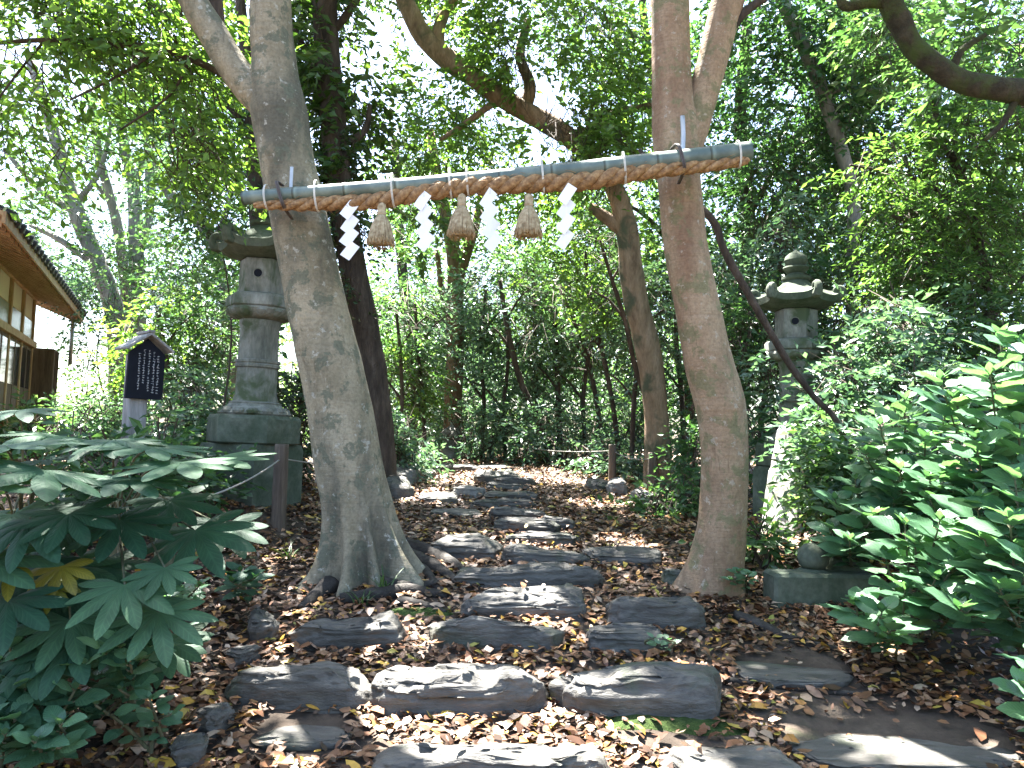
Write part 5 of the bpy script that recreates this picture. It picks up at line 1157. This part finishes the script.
SM = [
 ('small bright green seedling under the fatsia leaves', (115, 715), [(105, 650, 2.5), (130, 660, 2.5), (85, 665, 2.5), (150, 650, 2.6), (118, 640, 2.5), (140, 640, 2.55)], .085, 'leaf_hyd'),
 ('bluish seedling low by the mossy border stone', (75, 745), [(60, 700, 2.6), (90, 715, 2.6), (40, 690, 2.6)], .085, 'leaf_fat'),
 ('lone bluish sprout beside the dark post\'s rope', (246, 600), [(240, 572, 3.9), (255, 578, 3.85), (232, 582, 3.8)], .10, 'leaf_fat'),
 ('tiny seedling at the foot of the tan tree', (740, 592), [(738, 572, 4.45), (748, 575, 4.4), (730, 580, 4.4)], .06, 'leaf_hyd'),
 ('small weed in the moss of the low stone with fern sprig', (662, 652), [(655, 638, 3.7), (668, 640, 3.7), (660, 645, 3.65)], .05, 'leaf_hyd'),
 ('drooping broad-leaf seedling at the picture\'s lower corner', (20, 760), [(10, 650, 2.5), (-15, 690, 2.4), (30, 700, 2.5), (5, 720, 2.4)], .12, 'leaf_fat'),
 ('small bushy seedling beside the fatsia post', (185, 615), [(200, 585, 3.4), (180, 590, 3.35), (165, 600, 3.3)], .07, 'leaf_hyd'),
 ('leafy seedling crowding the lower corner beside the bluish seedling', (40, 765), [(25, 690, 2.5), (50, 675, 2.55), (-5, 665, 2.5), (75, 690, 2.5), (15, 720, 2.4), (60, 725, 2.4)], .10, 'leaf_hyd'),
 ('low dark-leaved seedling between fatsia stem and mossy post', (110, 660), [(95, 620, 2.9), (125, 625, 2.9), (70, 625, 2.85), (140, 640, 2.9), (105, 640, 2.8)], .11, 'leaf_fat'),
 ('sprawling seedling under the shrine-side fatsia', (20, 690), [(0, 640, 2.6), (30, 625, 2.65), (50, 650, 2.6), (-25, 640, 2.6), (10, 610, 2.7)], .11, 'leaf_fat'),
 ('pale green leafy seedling in front of the lowest fatsia leaves', (150, 755), [(120, 690, 2.6), (150, 700, 2.6), (95, 705, 2.55), (170, 715, 2.65)], .075, 'leaf_hyd'),
 ('glossy low seedling filling the corner under the drooping seedling', (15, 768), [(5, 735, 2.35), (35, 742, 2.35), (60, 748, 2.4), (-20, 720, 2.35)], .09, 'leaf_hyd'),
]
for k, (l, bp, st, lf, mt) in enumerate(SM):
    b_ = gpt(*bp)[0]; broad_shrub(l, b_, stems_px(st), lf, mt, 400 + k, 'small seedlings on the forest floor', .35, 'seedling', 'seedling')
# fatsia
def palm_leaf(mb, p, d, n, S, mat=0, lobes=8, droop=.35, rn=random):
    d = d / np.linalg.norm(d); b = np.cross(n, d); b /= np.linalg.norm(b); n = np.cross(d, b)
    per = 10; span = R(262); V = [p]; uv = [(0, 0)]; rings = (.16, .34, .55, .75, .9, 1.0); nt_ = lobes * per + 1
    ls = [S * (.60 + .40 * math.cos((k - (lobes - 1) / 2) / (lobes / 2) * 1.35)) * rn.uniform(.92, 1.08) for k in range(lobes)]
    web = .42
    for fr_ in rings:
        for i_ in range(nt_):
            f_ = i_ / (nt_ - 1) * lobes; k = min(lobes - 1, int(f_)); u = (f_ - k) * 2 - 1
            th = -span / 2 + span * i_ / (nt_ - 1)
            wd = max(0.0, 1 - abs(u) ** 1.4); Rm = S * web * (.9 + .1 * wd) + (ls[k] - S * web) * wd
            # lobes wider in the middle: pull the angle toward the lobe's axis near the tip, out near the waist
            thk = -span / 2 + span * (k + .5) / lobes
            r = Rm * fr_
            th2 = thk + (th - thk) * (1 + .12 * math.sin(min(1, r / S) * math.pi))
            ridge = .07 * S * (1 - abs(u)) * fr_ * (1 - fr_ * .6)
            zz = ridge - droop * S * (r / S) ** 2 * .75
            V.append(p + d * (r * math.cos(th2)) + b * (r * math.sin(th2)) + n * zz); uv.append((u, r / S))
    F3 = [[0, 1 + i_, 2 + i_] for i_ in range(nt_ - 1)]
    F4 = [[1 + j * nt_ + i_, 1 + (j + 1) * nt_ + i_, 1 + (j + 1) * nt_ + i_ + 1, 1 + j * nt_ + i_ + 1] for j in range(len(rings) - 1) for i_ in range(nt_ - 1)]
    mb.add(V, F3, F4, mat, uv)
FA = [
 ('broad fatsia with glossy top leaves in front of the notice sign', (95, 620), [(150, 446, 3.0, .24), (112, 440, 3.0, .22), (182, 462, 2.85, .24), (215, 458, 3.1, .22), (130, 478, 2.75, .22), (195, 530, 2.95, .22), (120, 520, 2.8, .20), (128, 600, 2.75, .22), (170, 500, 3.0, .18), (85, 520, 2.9, .18), (225, 525, 3.2, .18)]),
 ('large-leaved fatsia spreading at the frame edge below the shrine', (10, 640), [(45, 470, 2.6, .25), (5, 445, 2.7, .24), (60, 436, 3.0, .22), (-25, 480, 2.5, .25), (30, 520, 2.6, .20), (75, 480, 2.9, .2), (8, 600, 2.5, .2), (-20, 560, 2.5, .22), (55, 600, 2.7, .18), (20, 410, 3.1, .17)]),
 ('lower shaded fatsia with drooping dull leaves near the soil', (60, 690), [(40, 645, 2.6, .2), (95, 565, 2.85, .19), (5, 690, 2.5, .2), (70, 620, 2.6, .18), (20, 560, 2.7, .2)]),
]
for k, (l, bp, lv) in enumerate(FA):
    rn = random.Random(500 + k); b_ = gpt(*bp)[0]; b_[2] = float(ground(b_[0], b_[1]))
    o = thing('fatsia', l, 'fatsia shrub', b_, 'fatsia shrubs'); ml, ms = MB(), MB()
    st_top = b_ + [rn.uniform(-.05, .05), rn.uniform(-.05, .05), .55]
    ms.tube([b_ - [0, 0, .05], (b_ + st_top) / 2 + [.04, 0, 0], st_top], [.018, .016, .012], 8, sub=4)
    lv = list(lv)
    for q in range(9):
        ox, oy = lv[rn.randrange(len(lv))][:2]; lv.append((min(165, ox + rn.uniform(-55, 25)), min(640, max(455, oy + rn.uniform(10, 100))), rn.uniform(2.55, 3.1), rn.uniform(.12, .19)))
    for (px, py, d, S) in lv:
        p = pix(px, py, d); p[2] = max(p[2], float(ground(p[0], p[1])) + .12); out = p - st_top; out[2] = 0; out = out / (np.linalg.norm(out) + 1e-6) + np.array([rn.uniform(-.3, .3), -.45, 0])
        below = p[2] < st_top[2] + .15
        d_ = out + np.array([0, 0, -.15 if not below else -.7]); n_ = np.array([rn.uniform(-.25, .25), rn.uniform(-.3, .05) - (.5 if below else 0), 1.0])
        palm_leaf(ml, p, d_, n_, S * 1.22, 0, 8, rn.uniform(.06, .30), rn)
        ms.tube([st_top - [0, 0, rn.uniform(0, .25)], (st_top + p) / 2 + [0, 0, .05], p - n_ * .004], [.006, .005, .0035], 6, sub=4)
    part('stem', ms, M['wood_mossy'], o); part('foliage', ml, M['leaf_fat'], o)
    if k == 2:
        ml = MB()
        for (px, py, d, S) in [(12, 562, 2.55, .14), (62, 566, 2.62, .13), (52, 585, 2.6, .10)]:
            p = pix(px, py, d); palm_leaf(ml, p, np.array([rn.uniform(-.5, .5), -.5, -.5]), np.array([.1, -.5, 1]), S, 0, 7, .3, rn)
        part('yellow_leaves', ml, M['leaf_yel'], o)['label'] = 'yellowing leaves'
# grass tufts at the roots
for px, py, d, s, l in [(386, 556, 4.5, .24, 'thin grass tuft growing between two buttress roots'), (362, 598, 4.3, .15, 'short grass tuft in front of the leaning tree\'s root'), (290, 560, 5.0, .2, 'sparse grass blades on the litter left of the leaning trunk'), (612, 520, 6.6, .12, 'tiny grass tuft beside the upper path')]:
    q = pix(px, py, d); q[2] = float(ground(q[0], q[1])); rn = random.Random(px); mb = MB()
    for k in range(14):
        a = rn.random() * 6.28; L_ = s * rn.uniform(.6, 1.1); d_ = np.array([math.cos(a) * .4, math.sin(a) * .4, 1.0])
        blade(mb, q + [rn.uniform(-.03, .03), rn.uniform(-.03, .03), 0], d_, np.array([-math.cos(a), -math.sin(a), .4]), L_, .010, 0, .9, .1, 6, .5)
    tag(part('grass_tuft', mb, M['grass'], None, True, q), l, 'grass tuft', 'grass tufts')
